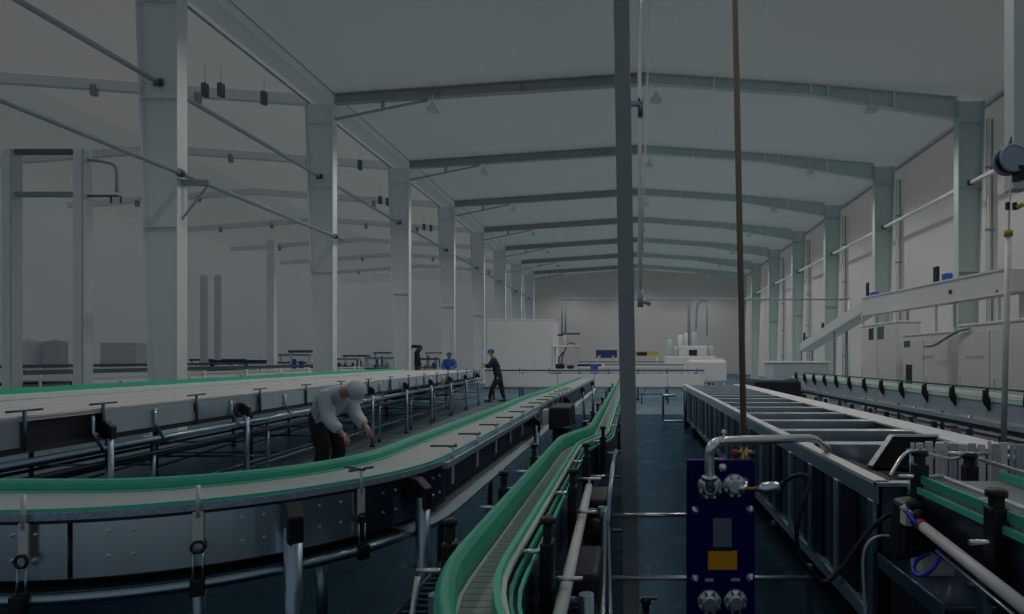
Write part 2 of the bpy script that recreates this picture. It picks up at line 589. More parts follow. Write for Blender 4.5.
def column(side, k, y, label):
    xin = XL if side < 0 else XR
    t = thing('steel_column', label, 'column', (xin, y, 0), 'tapered columns of the %s row' % ('left' if side < 0 else 'right'), 'thing')
    s = side
    dt, db = (0.80, 0.50) if side < 0 else (0.76, 0.48)
    top = 8.88 if side < 0 else 8.95
    m = M['steel_pale'] if side < 0 else M['steel_teal']  # left row is paler: lens flare put into its colour
    web = MB()
    web.poly([(xin, y - .008, 0), (xin + s * db, y - .008, 0), (xin + s * dt, y - .008, top), (xin, y - .008, top)], (0, .016, 0))
    build(web, 'web', m, t)
    fl = MB()
    fl.box(xin - .010, xin + .010, y - .13, y + .13, 0, top)
    build(fl, 'flange', m, t)
    f2 = MB().bar((xin + s * db, y, 0), (xin + s * dt, y, top), .26, .02, (1, 0, 0))
    build(f2, 'flange', m, t)
    bp = MB().box(xin - s * .1, xin + s * (db + .1), y - .2, y + .2, 0, .03)
    build(bp, 'base_plate', m, t)
    for z in (8.3, 6.45, 4.0):
        w = db + (dt - db) * z / top
        build(MB().box(xin + s * .01, xin + s * (w - .01), y - .12, y - .01, z - .01, z + .01), 'stiffener', m, t)
    return t


for k, y in enumerate(FY):
    column(-1, k, y, 'pale tapered steel column, %s of the row left of the aisle' % ORD[k])
for k, y in enumerate(FY):
    if k >= 1:
        column(1, k, y, 'grey-green tapered steel column, %s in view along the right wall' % ORD[k - 1])


def rafter(k, y, bay):
    if bay == 0:
        t = thing('roof_rafter', 'dark grey roof rafter of the main hall, %s from the camera' % ORD[k], 'rafter', (XM, y, 9.4), 'rafters of the main hall', 'thing')
        a = MB()     # left half: shallow
        def ibeam(mb, p0, p1, d0, d1):
            (x0, z0), (x1, z1) = p0, p1
            mb.poly([(x0, y - .01, z0 - d0), (x1, y - .01, z1 - d1), (x1, y - .01, z1), (x0, y - .01, z0)], (0, .02, 0))
            mb.bar((x0, y, z0), (x1, y, z1), .2, .022)
            mb.bar((x0, y, z0 - d0), (x1, y, z1 - d1), .2, .022)
        ibeam(a, (XL, EZ + .08), (XM, RZ), .26, .30)
        build(a, 'left_beam', M['steel_dark'], t)
        b = MB()
        ibeam(b, (XM, RZ), (5.2, 9.42), .28, .30)
        ibeam(b, (5.2, 9.42), (XR - .013, 9.04), .30, .62)
        build(b, 'right_beam', M['steel_teal'], t)
        for x in (-5.6, -3.2, -1.2):
            z = RZ - (XM - x) * (RZ - EZ - .08) / (XM - XL)
            build(MB().box(x - .02, x + .02, y - .1, y + .1, z - .3, z), 'left_stiffener', M['steel_dark'], t)
        for x in (2.4, 5.2, 5.7, 7.6):
            z = 9.42 - (x - 5.2) * (9.42 - 9.04) / (XR - 5.2) if x > 5.2 else RZ - (x - XM) * (RZ - 9.42) / (5.2 - XM)
            d = .30 + max(0, x - 5.2) * .32 / (XR - 5.2)
            build(MB().box(x - .025, x + .025, y - .1, y + .1, z - d, z), 'right_stiffener', M['steel_pale'], t)
        kb = MB().bar((XL, y, 8.42), (-5.9, y, 8.98), .06, .06)
        kb.bar((-7.2, y, 8.7), (-7.2, y, 9.0), .05, .1, (1, 0, 0))
        build(kb, 'knee_brace', M['steel_dark'], t)
    else:
        t = thing('roof_rafter', 'pale roof rafter in the bay left of the columns, %s from the camera' % ORD[k], 'rafter', (XM2, y, 9.4), 'rafters of the left bay', 'thing')
        a = MB()
        a.bar((-9.35, y, EZ - .08), (XM2, y, RZ - .12), .2, .28)
        build(a, 'right_beam', M['steel_pale'], t)  # near-white colour stands in for washed-out haze in the left bay
        a = MB()
        a.bar((XF, y, EZ - .1), (XM2, y, RZ - .12), .2, .28)
        build(a, 'left_beam', M['steel_pale'], t)
        for x in (-12.5, -15.5, -21, -24):
            z = RZ - .2 - abs(x - XM2) * .075
            build(MB().box(x - .07, x + .07, y - .16, y - .02, z - .26, z + .05), 'purlin_clip', M['steel_blue'], t)


for k, y in enumerate(FY):
    rafter(k, y, 0)
for k, y in enumerate(FY):
    rafter(k, y, 1)

# high-bay lamps
lamp0 = None
LD = bpy.data.lights.new('lamp_and_fill_light', 'SPOT')
LD.energy = LAMP_POWER
LD.spot_size = 2.7
LD.spot_blend = 0.6
LD.shadow_soft_size = 0.22
LD.color = (1.0, 0.97, 0.93)
for k, y in enumerate(FY + [5.64]):
    for j, x in enumerate((-5.7, 0.72, 6.9)):
        where = ('left', 'middle', 'right')[j]
        z = 9.05 if j != 1 else 9.35
        if k == 8:      # added lights without fixtures, to brighten the near belts
            lo = bpy.data.objects.new('lamp_and_fill_light', LD)
            COL.objects.link(lo)
            lo.location = (x, y - .16, z - .49)
            continue
        lb = 'white bell lamp under the %s side of the %s main rafter' % (where, ORD[k]) if j != 1 else 'white bell lamp under the ridge at the %s main rafter' % ORD[k]
        if lamp0 is None:
            lamp0 = thing('bell_lamp', lb, 'lamp', (x, y - .16, z), 'bell lamps under the main roof')
            P = Vector((x, y - .16, z))
            build(MB().cyl(P + Vector((0, 0, .0)), P + Vector((0, 0, -.22)), .016, 8), 'drop_rod', M['steel_pale'], lamp0)
            build(MB().lathe(P, [(.05, -.2), (.06, -.27), (.09, -.3), (.16, -.40), (.215, -.47), (.205, -.47), (.14, -.40), (.02, -.33)], 20), 'lamp_shade', M['lamp_white'], lamp0)
            build(MB().lathe(P, [(.03, -.33), (.06, -.38), (.055, -.44), (.01, -.46)], 12), 'bulb', M['lamp_white'], lamp0)
            lamp = lamp0
        else:
            lamp = put_copy(lamp0, (x, y - .16, z), lb)
        lo = bpy.data.objects.new('lamp_and_fill_light', LD)
        COL.objects.link(lo)
        lo.location = (0, 0, -.49)
        lo.parent = lamp

# tie pipes along the columns
def pipe_run(label, pts, r, m, name='tie_pipe', cat='pipe', clamps=()):
    t = thing(name, label, cat, pts[0])
    build(MB().tube(pts, r, 12), 'pipe', m, t)
    for c in clamps:
        mb = MB()
        p, ax = Vector(c[0]), Vector(c[1])
        mb.cyl(p - ax * .04, p + ax * .04, r * 1.5, 12)
        build(mb, 'clamp', M['tube_dark'], t)
    return t


pipe_run('grey service pipe running lower along the left columns, ending at the second column', [(XL + .12, Y0, 4.98), (XL + .12, 17.9, 4.98)], .05, M['steel_blue'],
         clamps=[((XL + .12, y - .2, 4.98), (0, 1, 0)) for y in FY[:2]])
def struts(side, x, z, r, m, txt):
    ys = [Y0] + [y for y in FY]
    for k in range(len(ys) - 1):
        a, b = ys[k] + (.03 if k else 0), ys[k + 1] - .03
        if side > 0 and k == 0:
            continue
        t = thing('tie_strut', txt % ORD[k if side < 0 else k - 1], 'strut', (x, (a + b) / 2, z), 'tie struts of the %s columns' % ('left' if side < 0 else 'right'))
        build(MB().tube([(x, a, z), (x, b, z)], r, 12), 'tube', m, t)
        build(MB().box(x - .09, x + .09, b - .03, b, z - .07, z + .07), 'end_plate', M['tube_dark'], t)


struts(-1, -9.02, 6.76, .05, M['steel_blue'], 'round tie strut high between the left columns, %s span from the camera')
struts(1, 9.84, 6.57, .065, M['gutter'], 'pale round tie strut high between the right columns, %s span in view')
t = thing('pipe_bracket', 'thin diagonal bracket on the nearest left column', 'bracket', (XL, FY[0], 4.2))
build(MB().bar((XL, FY[0], 4.15), (XL + .5, FY[0], 4.8), .03, .03), 'brace', M['steel_blue'], t)
build(MB().box(XL - .02, XL + .55, FY[0] - .05, FY[0] + .05, 4.8, 4.9), 'arm', M['steel_blue'], t)

# rain pipes beside the right columns
for k in range(1, 6):
    y = FY[k]
    t = thing('rain_pipe', 'white rain pipe with a dark conduit beside the %s right column' % ORD[k - 1], 'pipe', (10.2, y, 0), 'rain pipes on the right wall')
    build(MB().cyl((10.30, y - .1, 0), (10.30, y - .1, 8.4), .05, 12), 'pipe', M['white_plastic'], t)
    build(MB().cyl((10.42, y - .1, 0), (10.42, y - .1, 8.4), .03, 8), 'conduit', M['steel_blue'], t)
    for z in (1.6, 3.4, 5.2, 7.0):
        build(MB().box(10.25, 10.46, y - .17, y - .03, z - .03, z + .03), 'bracket', M['steel_blue'], t)

# pairs of small dark boxes hanging in the left bay
bx0 = None
for i, (px, py) in enumerate(((205, 90), (221, 90), (264, 98), (360, 165), (380, 200), (388, 202), (424, 227), (431, 228))):
    Yb = F * 7.1 / (VY - py)
    X = px2(px, Yb)
    lb = 'small dark box hung under the left bay roof, %s from the camera' % ORD[i]
    if bx0 is None:
        bx0 = thing('hanging_box', lb, 'box', (X, Yb, 8.42), 'small boxes hung under the left bay roof')
        P = Vector((X, Yb, 8.42))
        build(MB().box(X - .06, X + .06, Yb - .08, Yb + .08, 8.42, 8.77), 'case', M['tube_dark'], bx0, .01)
        build(MB().cyl(P + Vector((0, 0, .35)), P + Vector((0, 0, .90)), .012, 6), 'hanger', M['steel_pale'], bx0)
    else:
        put_copy(bx0, (X, Yb, 8.42), lb)

# ------------------------------------------------------------------ posts and pipes hanging in the middle
def mast():
    t = thing('square_post', 'grey square steel post rising in the middle from floor to roof', 'post', (-.01, 3.3, 0))
    a, b = Vector((0.004, 3.3, 0.02)), Vector((-.155, 3.3, 9.73))
    build(MB().bar(a, b, .086, .086, (0, 1, 0)), 'shaft', M['post_grey'], t, .006)
    build(MB().box(-.12, .12, 3.2, 3.42, 0, .02), 'base_plate', M['steel_blue'], t)
mast()

t = thing('hanging_conduit', 'thin white conduit hanging from the ridge beside the square post', 'conduit', (.155, 10, 2.38))
xx = .155
build(MB().cyl((xx, 10, 2.6), (xx - .03, 10, 9.74), .034, 10), 'tube', M['white_plastic'], t)
build(MB().tube([(xx + .16, 10, 9.74), (xx + .15, 10, 7), (xx + .08, 10, 5), (xx + .03, 10, 3.2)], .012, 6), 'cable', M['steel_pale'], t)
build(MB().box(xx - .17, xx + .02, 9.94, 10.02, 5.64, 5.70).cyl((xx, 9.98, 5.45), (xx, 9.98, 5.75), .045, 10), 'elbow_fitting', M['tube_dark'], t)
build(MB().cyl((xx, 10, 2.34), (xx, 10, 2.62), .05, 10).cyl((xx, 10, 2.46), (xx + .16, 9.95, 2.38), .035, 10), 'end_tap', M['steel_blue'], t)

# ------------------------------------------------------------------ conveyors
def leg_part(t, x, y, ztop, r=.03, cap=None, m=None, n=14):
    m = m or M['tube']
    o = build(MB().cyl((x, y, .05), (x, y, ztop), r, n), 'leg', m, t)
    ft = MB().lathe((x, y, 0), [(r * 1.9, 0), (r * 1.9, .02), (r * 1.2, .05), (r * .8, .07)], 12)
    build(ft, 'foot', M['black'], o)
    if cap is not None:
        # black angled bracket head that grips the conveyor's side
        d = Vector(cap).normalized()
        w = Vector((-d.y, d.x, 0)) * .028
        P = Vector((x, y, ztop))
        c = MB()
        pr = [P - d * .034 + Vector((0, 0, -.06)), P + d * .034 + Vector((0, 0, -.035)), P + d * .13 + Vector((0, 0, .03)), P + d * .13 + Vector((0, 0, .095)), P + d * .02 + Vector((0, 0, .085)), P - d * .034 + Vector((0, 0, .04))]
        c.poly([p - w for p in pr], w * 2)
        build(c, 'bracket', M['black'], o, .006)
    return o


# --- the curved conveyor, near left -------------------------------------------------------------
def conveyor_curved():
    t = thing('curved_conveyor', 'stainless conveyor curving left close to the camera with green guides', 'conveyor', (-1.13, 4, 0))
    cx, cy, rc = -2.13, 3.2, 1.0
    def path(off, z=0.0, y_end=15.6):
        p = [Vector((-5.2, cy - rc - off, z)), Vector((-3.4, cy - rc - off, z))]
        p += arc(cx, cy, rc + off, -PI / 2, 0, 26, z)
        p += [Vector((cx + rc + off, y, z)) for y in (4.0, 5.0, 6.3)]
        # slight offset in the lane further on
        p += [Vector((cx + rc + off - .03, 7.2, z)), Vector((cx + rc + off - .03, 8.0, z)), Vector((cx + rc + off + .02, 9.3, z)), Vector((cx + rc + off + .03, y_end, z))]
        return p
    C = path(0)
    hw = .155
    build(MB().rsweep(C, -hw, hw, .955, .98), 'belt', M['belt'], t)
    # travel goes right then away: right of travel = outer side (towards the camera)
    g = MB().sweep(C, [(-hw - .055, .985), (-hw, .985), (-hw + .003, .995), (-hw + .003, 1.012), (-hw - .008, 1.024), (-hw - .047, 1.024), (-hw - .055, 1.016)])
    build(g, 'inner_guide_rail', M['green'], t)
    build(MB().rsweep(C, -hw - .012, -hw + .008, .965, .985), 'wear_strip', M['white_plastic'], t)
    build(MB().rsweep(C, -hw + .008, -hw + .020, .968, .984), 'inner_edge_strip', M['green_pale'], t)
    build(MB().rsweep(C, hw - .004, hw + .004, .978, .990), 'outer_guide_rail', M['green_pale'], t)
    build(MB().rsweep(C, hw + .002, hw + .016, .953, .978), 'outer_edge', M['chain_edge'], t)
    build(MB().rsweep(C, hw - .002, hw + .018, .942, .953), 'edge_shadow_strip', M['black'], t)  # black strip drawn as the shadow line under the belt edge
    # skirt plates: segment by segment
    def sub(P, a, b):
        out, acc = [], 0.0
        for i in range(len(P) - 1):
            l = (P[i + 1] - P[i]).length
            s0, s1 = acc, acc + l
            if s1 > a and s0 < b:
                u0, u1 = max(a, s0), min(b, s1)
                q0, q1 = P[i].lerp(P[i + 1], (u0 - s0) / l), P[i].lerp(P[i + 1], (u1 - s0) / l)
                if not out: out.append(q0)
                if (q1 - out[-1]).length > 1e-4: out.append(q1)
            acc = s1
        return out
    S = path(hw + .004)
    tot = sum((S[i + 1] - S[i]).length for i in range(len(S) - 1))
    cuts = [0, 3.3, 3.98, 4.24, 4.88]
    a = 4.88
    while a < tot:
        a += .52
        cuts.append(min(a, tot))
    for i in range(len(cuts) - 1):
        q = sub(S, cuts[i] + .008, cuts[i + 1] - .008)
        if len(q) < 2: continue
        lo = .752 if i < 4 else .79
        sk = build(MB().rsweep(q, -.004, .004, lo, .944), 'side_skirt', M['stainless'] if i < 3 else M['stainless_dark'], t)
        # bolts on the nearest plates
        if i < 4:
            L = sum((q[j + 1] - q[j]).length for j in range(len(q) - 1))
            for u in ((.1, .17, L - .17, L - .1) if L > .5 else (.08, L - .08)):
                for z in (.905, .82):
                    qq = sub(q, u, u + .02)
                    p = qq[0]; d = (qq[-1] - qq[0]).normalized()
                    nn = Vector((d.y, -d.x, 0))
                    build(MB().cyl(p + Vector((0, 0, z)), p + nn * .012 + Vector((0, 0, z)), .006, 8), 'bolt', M['stainless_bright'], sk)
    # inner skirt
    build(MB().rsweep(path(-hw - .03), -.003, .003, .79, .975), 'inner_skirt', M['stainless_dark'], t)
    # under tray and running tubes
    build(MB().rsweep(C, -.12, .12, .735, .75), 'return_tray', M['brown_dark'], t)
    build(MB().tube([p + Vector((0, 0, .69)) for p in path(hw + .02)], .021, 10), 'frame_tube', M['tube'], t)
    P_ = path(hw + .01)
    cut = [i for i, p in enumerate(P_) if p.y > 2.75 and p.x > -1.5][0]
    build(MB().sweep(P_[:cut + 1], [(-.10, .716), (.0, .706), (.004, .712), (-.10, .724)]), 'drip_rail', M['stainless'], t)
    build(MB().sweep(P_[cut:], [(-.10, .722), (.045, .700), (.05, .706), (-.10, .732)]), 'drip_rail', M['brushed'], t)
    build(MB().tube([p + Vector((0, 0, .655)) for p in path(hw - .10)], .018, 10), 'frame_tube', M['tube'], t)
    build(MB().tube([p + Vector((0, 0, .69)) for p in path(-hw)], .021, 10), 'frame_tube', M['tube'], t)
    # legs on both sides
    for ang in (-1.42, -.81, -.32):
        d = Vector((math.cos(ang), math.sin(ang), 0))
        p = Vector((cx, cy, 0)) + d * (rc + hw + .075)
        if ang == -1.42: continue
        leg_part(t, p.x, p.y, .86, .033, -d)
    for ang in (-1.1, -.5):
        d = Vector((math.cos(ang), math.sin(ang), 0))
        p = Vector((cx, cy, 0)) + d * (rc - hw - .05)
        leg_part(t, p.x, p.y, .75, .024)
    for y in (5.8, 8.7, 11.6, 14.4):
        leg_part(t, cx + rc + hw + .075, y, .86, .03, (-1, 0, 0))
    for y in (4.3, 5.8, 8.7, 11.6, 14.4):
        leg_part(t, cx + rc - hw - .06, y, .75, .024)
    for x in (-2.6, -3.8, -4.9):
        leg_part(t, x, cy - rc + hw + .06, .75, .026)
    # rail clamps
    def clamp(p, d, ring=True, tee=True, low=True):
        """p: point on outer edge, d: outward"""
        p = Vector((p.x, p.y, 0)); s = Vector((-d.y, d.x, 0))
        e = p + d * .02
        c = build(MB().cyl(e + Vector((0, 0, .93)), e + Vector((0, 0, 1.045)), .007, 8), 'rail_clamp', M['rim'], t)
        if tee:
            build(MB().cyl(e - d * .12 + Vector((0, 0, 1.03)), e + d * .02 + Vector((0, 0, 1.03)), .006, 8)
                  .cyl(e - s * .055 + Vector((0, 0, 1.032)), e + s * .055 + Vector((0, 0, 1.032)), .006, 8), 'cross_rod', M['tube_dark'], c)
        q = p + d * .016
        build(MB().poly([q - s * .016 + Vector((0, 0, .95)), q + s * .016 + Vector((0, 0, .95)), q + s * .016 + Vector((0, 0, .83)), q - s * .016 + Vector((0, 0, .83))], d * .006), 'clamp_plate', M['rim'], c)
        if ring:
            build(MB().torus(q + d * .012 + Vector((0, 0, .825)), .02, .005, d, 18, 8), 'ring', M['black'], c)
        if low:
            for k in (-1, 1):
                build(MB().cyl(q + d * .008 + s * .014 * k + Vector((0, 0, .81)), q + d * .012 + s * .014 * k + Vector((0, 0, .69)), .004, 6), 'hanger_rod', M['tube'], c)
            build(MB().poly([q - s * .022 + Vector((0, 0, .715)), q + s * .022 + Vector((0, 0, .715)), q + s * .022 + Vector((0, 0, .655)), q - s * .022 + Vector((0, 0, .655))], d * .035), 'clamp_block', M['black'], c, .004)
    for ang in (-1.055, -.57):
        d = Vector((math.cos(ang), math.sin(ang), 0))
        clamp(Vector((cx, cy, 0)) + d * (rc + hw + .004), d, tee=ang > -1)
    clamp(Vector((-2.02, cy - rc - hw - .004, 0)), Vector((0, -1, 0)), tee=False)
    y = 3.25
    while y < 10:
        clamp(Vector((cx + rc + hw + .004, y, 0)), Vector((1, 0, 0)), ring=False, low=False)
        y += .52
    # bluish cover strip along the outer edge of the straight run
    build(MB().rsweep([Vector((cx + rc + hw + .02, 3.1, 0)), Vector((cx + rc + hw + .02, 6.2, 0))], -.012, .022, .935, .965), 'cover_strip', M['chain_edge'], t)
    return t
conveyor_curved()

# --- the wide accumulation conveyor, left --------------------------------------------------------
def conveyor_wide():
    t = thing('wide_conveyor', 'wide pale accumulation conveyor left of the aisle with a far green guide', 'conveyor', (-5.6, 10, 0))
    ax, ay = -4.02, 3.2
    d = Vector((-.058, .998, 0)).normalized()
    r = Vector((d.y, -d.x, 0))
    O = Vector((ax, ay, 0))
    L = 17.0
    def ln(off, a=0.0, b=L):
        return [O + d * a + r * off, O + d * ((a + b) / 2) + r * off, O + d * b + r * off]
    Wd = 2.55
    build(MB().rsweep(ln(0), -Wd, 0, 1.075, 1.095), 'belt', M['wide_belt'], t)
    build(MB().rsweep(ln(0), -Wd - .03, -Wd, 1.10, 1.17), 'far_guide_rail', M['green'], t)
    build(MB().rsweep(ln(0), -Wd + .0, -Wd + .05, 1.085, 1.105), 'far_edge_strip', M['white_plastic'], t)
    build(MB().rsweep(ln(0), -.02, .012, 1.098, 1.112), 'near_guide_rail', M['white_plastic'], t)
    build(MB().rsweep(ln(0), -.9, -.885, 1.096, 1.106), 'lane_strip', M['white_plastic'], t)
    build(MB().rsweep(ln(0), -1.7, -1.69, 1.096, 1.104), 'lane_strip', M['stainless'], t)
    # far leg row guide posts
    for i in range(12):
        p = O + d * (1.0 + 1.4 * i) + r * (-Wd - .05)
        build(MB().cyl(p + Vector((0, 0, .9)), p + Vector((0, 0, 1.19)), .012, 8), 'guide_post', M['tube_dark'], t)
    cuts = [0, .85, 1.5, 2.6, 3.7, 4.8, 5.9, 7.0, 8.1, 9.2, 10.3, 11.4, 12.5, 13.6, 14.7, 15.8, 17]
    for i in range(len(cuts) - 1):
        if i == 1:   # open drive section
            build(MB().rsweep(ln(0, cuts[i], cuts[i + 1]), -.05, -.04, .9, 1.07), 'drive_opening', M['dark'], t)
            continue
        m = M['brushed'] if i % 4 != 3 else M['stainless']
        if i == 0: m = M['steel_blue']
        build(MB().rsweep(ln(0, cuts[i] + .015, cuts[i + 1] - .015), .004, .012, .905, 1.085), 'side_skirt', m, t)
    for i in range(1, len(cuts) - 1):
        p = O + d * cuts[i] + r * .03
        c = build(MB().cyl(p + Vector((0, 0, .88)), p + Vector((0, 0, 1.15)), .012, 8), 'rail_clamp', M['tube_dark'], t)
        build(MB().cyl(p + Vector((0, 0, 1.15)) - d * .13, p + Vector((0, 0, 1.15)) + d * .13, .008, 6), 'cross_rod', M['tube_dark'], c)
        q = O + d * (cuts[i] + .55) + r * .03
        c = build(MB().tube([q + Vector((0, 0, 1.06)), q + Vector((0, 0, .93)), q + d * .02 + r * .06 + Vector((0, 0, .80))], .013, 8), 'bent_hanger', M['tube'], t)
    build(MB().rsweep(ln(0, .3), -.06, .0, .86, .90), 'under_rail', M['brown_dark'], t)
    build(MB().rsweep(ln(0, .3), -1.6, -1.5, .80, .90), 'under_rail', M['brown_dark'], t)
    build(MB().rsweep(ln(0, .3), -Wd, -Wd + .02, .80, 1.08), 'back_skirt', M['stainless_dark'], t)
    build(MB().rsweep(ln(0), -Wd + .03, -.07, .98, 1.0), 'return_tray', M['brown_dark'], t)
    for off, z, rr in ((.05, .80, .033), (.0, .68, .02), (-.5, .55, .022), (.04, .30, .02), (-.4, .22, .02), (-1.4, .33, .02), (-2.2, .3, .02)):
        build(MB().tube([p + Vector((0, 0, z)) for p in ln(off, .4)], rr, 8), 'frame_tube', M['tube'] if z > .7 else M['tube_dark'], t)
    for i in range(9):
        a = 1.5 + 1.85 * i
        p = O + d * a + r * .075
        leg_part(t, p.x, p.y, .93, .028, -r, n=10)
        p2 = O + d * (a + .6) + r * (-.02)
        leg_part(t, p2.x, p2.y, .80, .02, None, n=8)
        p3 = O + d * (a + .2) + r * (-1.0)
        leg_part(t, p3.x, p3.y, .98, .022, None, M['tube_dark'], n=8)
        p4 = O + d * (a + .2) + r * (-2.3)
        leg_part(t, p4.x, p4.y, .98, .022, None, M['tube_dark'], n=8)
        br = MB()
        br.cyl((p2.x, p2.y, .35), (p3.x, p3.y, .42), .013, 6)
        br.cyl((p3.x, p3.y, .33), (p4.x, p4.y, .33), .013, 6)
        br.cyl((p2.x, p2.y, .62), (p3.x, p3.y, .30), .010, 6)
        br.cyl((p.x, p.y, .2), (p4.x, p4.y, .18), .013, 6)
        build(br, 'cross_brace', M['tube_dark'], t)
    # drive housings under the far half
    for i, a in enumerate((9.0, 10.6, 12.6, 14.2)):
        q = O + d * a
        mb = MB()
        mb.rsweep([q, q + d * .75], -.35, -.01, .66, .93)
        build(mb, 'drive_housing', M['dark'], t, .02)
    q = O + d * 11.9 + r * .02
    build(MB().rsweep([q, q + d * .18], -.1, .02, .74, .9), 'drive_tag', M['yellow'], t)
    return t
conveyor_wide()

# --- the single lane conveyor in the middle ------------------------------------------------------
def lane_c(Y):
    s = min(1, max(0, (Y - 3.35) / .75)); s = s * s * (3 - 2 * s)
    c = -.345 + .135 * s
    if Y < 1.45: c += (1.45 - Y) ** 2 * .55
    return c


def conveyor_lane():
    t = thing('lane_conveyor', 'narrow slat-chain conveyor with a thick green guide bending beside the square post', 'conveyor', (-.3, 5, 0))
    ys = [.55 + .1 * i for i in range(12)] + [1.75 + .25 * i for i in range(6)] + [3.3 + .06 * i for i in range(16)] + [4.4, 5.2, 6, 8, 10, 13.4]
    C = [Vector((lane_c(y), y, 0)) for y in ys]
    build(MB().rsweep(C, -.032, .042, .95, .972), 'slat_chain', M['chain'], t)
    build(MB().sweep(C, [(-.074, .985), (-.055, .972), (-.040, .980), (-.034, 1.01), (-.038, 1.045), (-.050, 1.060), (-.064, 1.058), (-.075, 1.040)]), 'thick_guide_rail', M['green'], t, .004)
    build(MB().rsweep(C, -.042, -.033, .955, .976), 'wear_strip', M['white_plastic'], t)
    build(MB().sweep(C, [(.036, .985), (.050, .985), (.056, 1.0), (.052, 1.026), (.038, 1.026)]), 'guide_rail', M['green_pale'], t)
    build(MB().rsweep(C, .052, .064, 1.0, 1.012), 'rail_back', M['white_plastic'], t)
    build(MB().rsweep(C, .070, .078, .975, .99), 'outer_guide_rail', M['green'], t)
    build(MB().rsweep(C, .042, .092, .93, .955), 'side_channel', M['stainless_dark'], t)
    build(MB().rsweep(C, .088, .096, .968, .98), 'outer_edge', M['green_pale'], t)
    build(MB().rsweep(C, .090, .095, .80, .965), 'side_skirt', M['stainless_dark'], t)
    build(MB().rsweep(C, -.078, -.073, .80, .965), 'side_skirt', M['stainless_dark'], t)
    build(MB().rsweep(C, -.073, .09, .79, .80), 'return_tray', M['dark'], t)
    # black guide posts
    def post(x, y, side, z1=1.10):
        b = MB().box(x - .017, x + .017, y - .03, y + .03, .80, z1 - .07)
        o = build(b, 'guide_post', M['black'], t, .006)
        k = MB().box(x - .010, x + .010, y - .015, y + .015, z1 - .07, z1 - .03)
        k.lathe((x, y, z1 - .03), [(.010, 0), (.020, .004), (.020, .016), (.015, .02)], 12)
        build(k, 'knob', M['black'], o)
        cx = lane_c(y)
        build(MB().cyl((x, y, 1.0), (cx + side * .06, y, 1.0), .007, 8), 'rod', M['stainless_bright'], o)
        build(MB().cyl((x, y, .93), (x + side * .09, y, .93), .007, 8), 'rod', M['stainless_bright'], o)
    for y in (1.63, 2.32, 3.05, 3.8, 4.6, 5.5, 6.4, 7.4, 8.6, 10.0, 11.4):
        post(lane_c(y) - .14, y, -1, 1.08 if y < 4 else 1.03)
    for y in (1.57, 2.25, 2.93, 3.65, 4.5, 5.4, 6.3, 7.3, 8.4, 9.7, 11, 12.3):
        post(lane_c(y) + .13, y, 1, 1.10 if y < 4 else 1.03)
    # gear motors hanging at the side
    for y in (1.35, 1.95, 2.9, 5.5, 7.8):
        x = lane_c(y) + .15
        g = build(MB().box(x - .02, x + .10, y - .14, y + .14, .62, .86), 'gear_motor', M['dark'], t, .02)
        build(MB().lathe((x + .04, y - .14, .74), [(.06, 0), (.062, -.1), (.05, -.13), (.02, -.14)], 16, 'Y'), 'motor_cap', M['black'], g)
    # side tubes: white push bar and stainless legs
    build(MB().tube([(-.165, 1.2, .888), (-.195, 2.82, .905)], .017, 12), 'white_bar', M['white_plastic'], t)
    build(MB().cyl((-.25, 2.84, .935), (-.14, 2.84, .935), .008, 8).cyl((-.195, 2.83, .90), (-.195, 2.84, .94), .007, 8), 'bar_stop', M['stainless_bright'], t)
    build(MB().tube([(-.085, 3.4, .98), (-.09, 3.0, .96), (-.10, 2.75, .86), (-.105, 2.7, .60)], .012, 10), 'bent_tube', M['tube'], t)
    build(MB().tube([(-.12, 2.75, .82), (-.09, 1.9, .70), (-.085, 1.2, .58)], .012, 10), 'side_tube', M['tube'], t)
    build(MB().tube([(-.10, 2.6, .78), (-.065, 1.9, .66), (-.06, 1.2, .54)], .010, 10), 'side_tube', M['tube'], t)
    for y in (1.7, 2.7, 4.4, 6.4, 8.6, 11, 13):
        leg_part(t, lane_c(y) + .22, y, .84, .022, None, n=10)
        leg_part(t, lane_c(y) - .20, y, .84, .022, None, M['tube_dark'], n=10)
        for z in (.25, .82):
            build(MB().cyl((lane_c(y) - .2, y, z), (lane_c(y) + .22, y, z), .014, 8), 'cross_bar', M['tube_dark'], t)
conveyor_lane()

# drive box between the two middle conveyors
t = thing('drive_cabinet', 'dark drive box on a stand between the curved and the narrow conveyor', 'machine', (-.72, 6, 0))
build(MB().box(-.80, -.60, 5.9, 6.5, .80, 1.02), 'case', M['dark'], t, .015)
build(MB().box(-.855, -.80, 5.86, 6.0, .86, 1.0), 'white_plate', M['white_plastic'], t, .005)
build(MB().box(-.78, -.62, 6.0, 6.4, .62, .80), 'gear_housing', M['black'], t, .03)
for x in (-.78, -.63):
    build(MB().cyl((x, 6.2, 0), (x, 6.2, .64), .02, 8), 'leg', M['tube_dark'], t)

# cable tray low between them
t = thing('cable_tray', 'low ladder-like cable tray on the floor side between curved and narrow conveyor', 'cable tray', (-.81, 2, .5))
for x in (-.90, -.72):
    build(MB().box(x - .006, x + .006, .9, 4.5, .47, .53), 'side_rail', M['tube'], t)
for i in range(60):
    y = .95 + .06 * i
    build(MB().box(-.90, -.72, y - .008, y + .008, .492, .504), 'rung', M['tube_dark'], t)
for y in (1.6, 3.4):
    build(MB().cyl((-.81, y, 0), (-.81, y, .48), .02, 8).box(-.91, -.71, y - .015, y + .015, .455, .47), 'stand', M['tube_dark'], t)
solo(MB().tube([(-.86, 2.15, .02), (-.80, 2.28, .68)], .011, 10).lathe((-.86, 2.15, 0), [(.03, 0), (.03, .012), (.015, .03)], 10), 'brace_rod', M['stainless_bright'], 'thin bright brace rod leaning beside the low cable tray', 'rod')

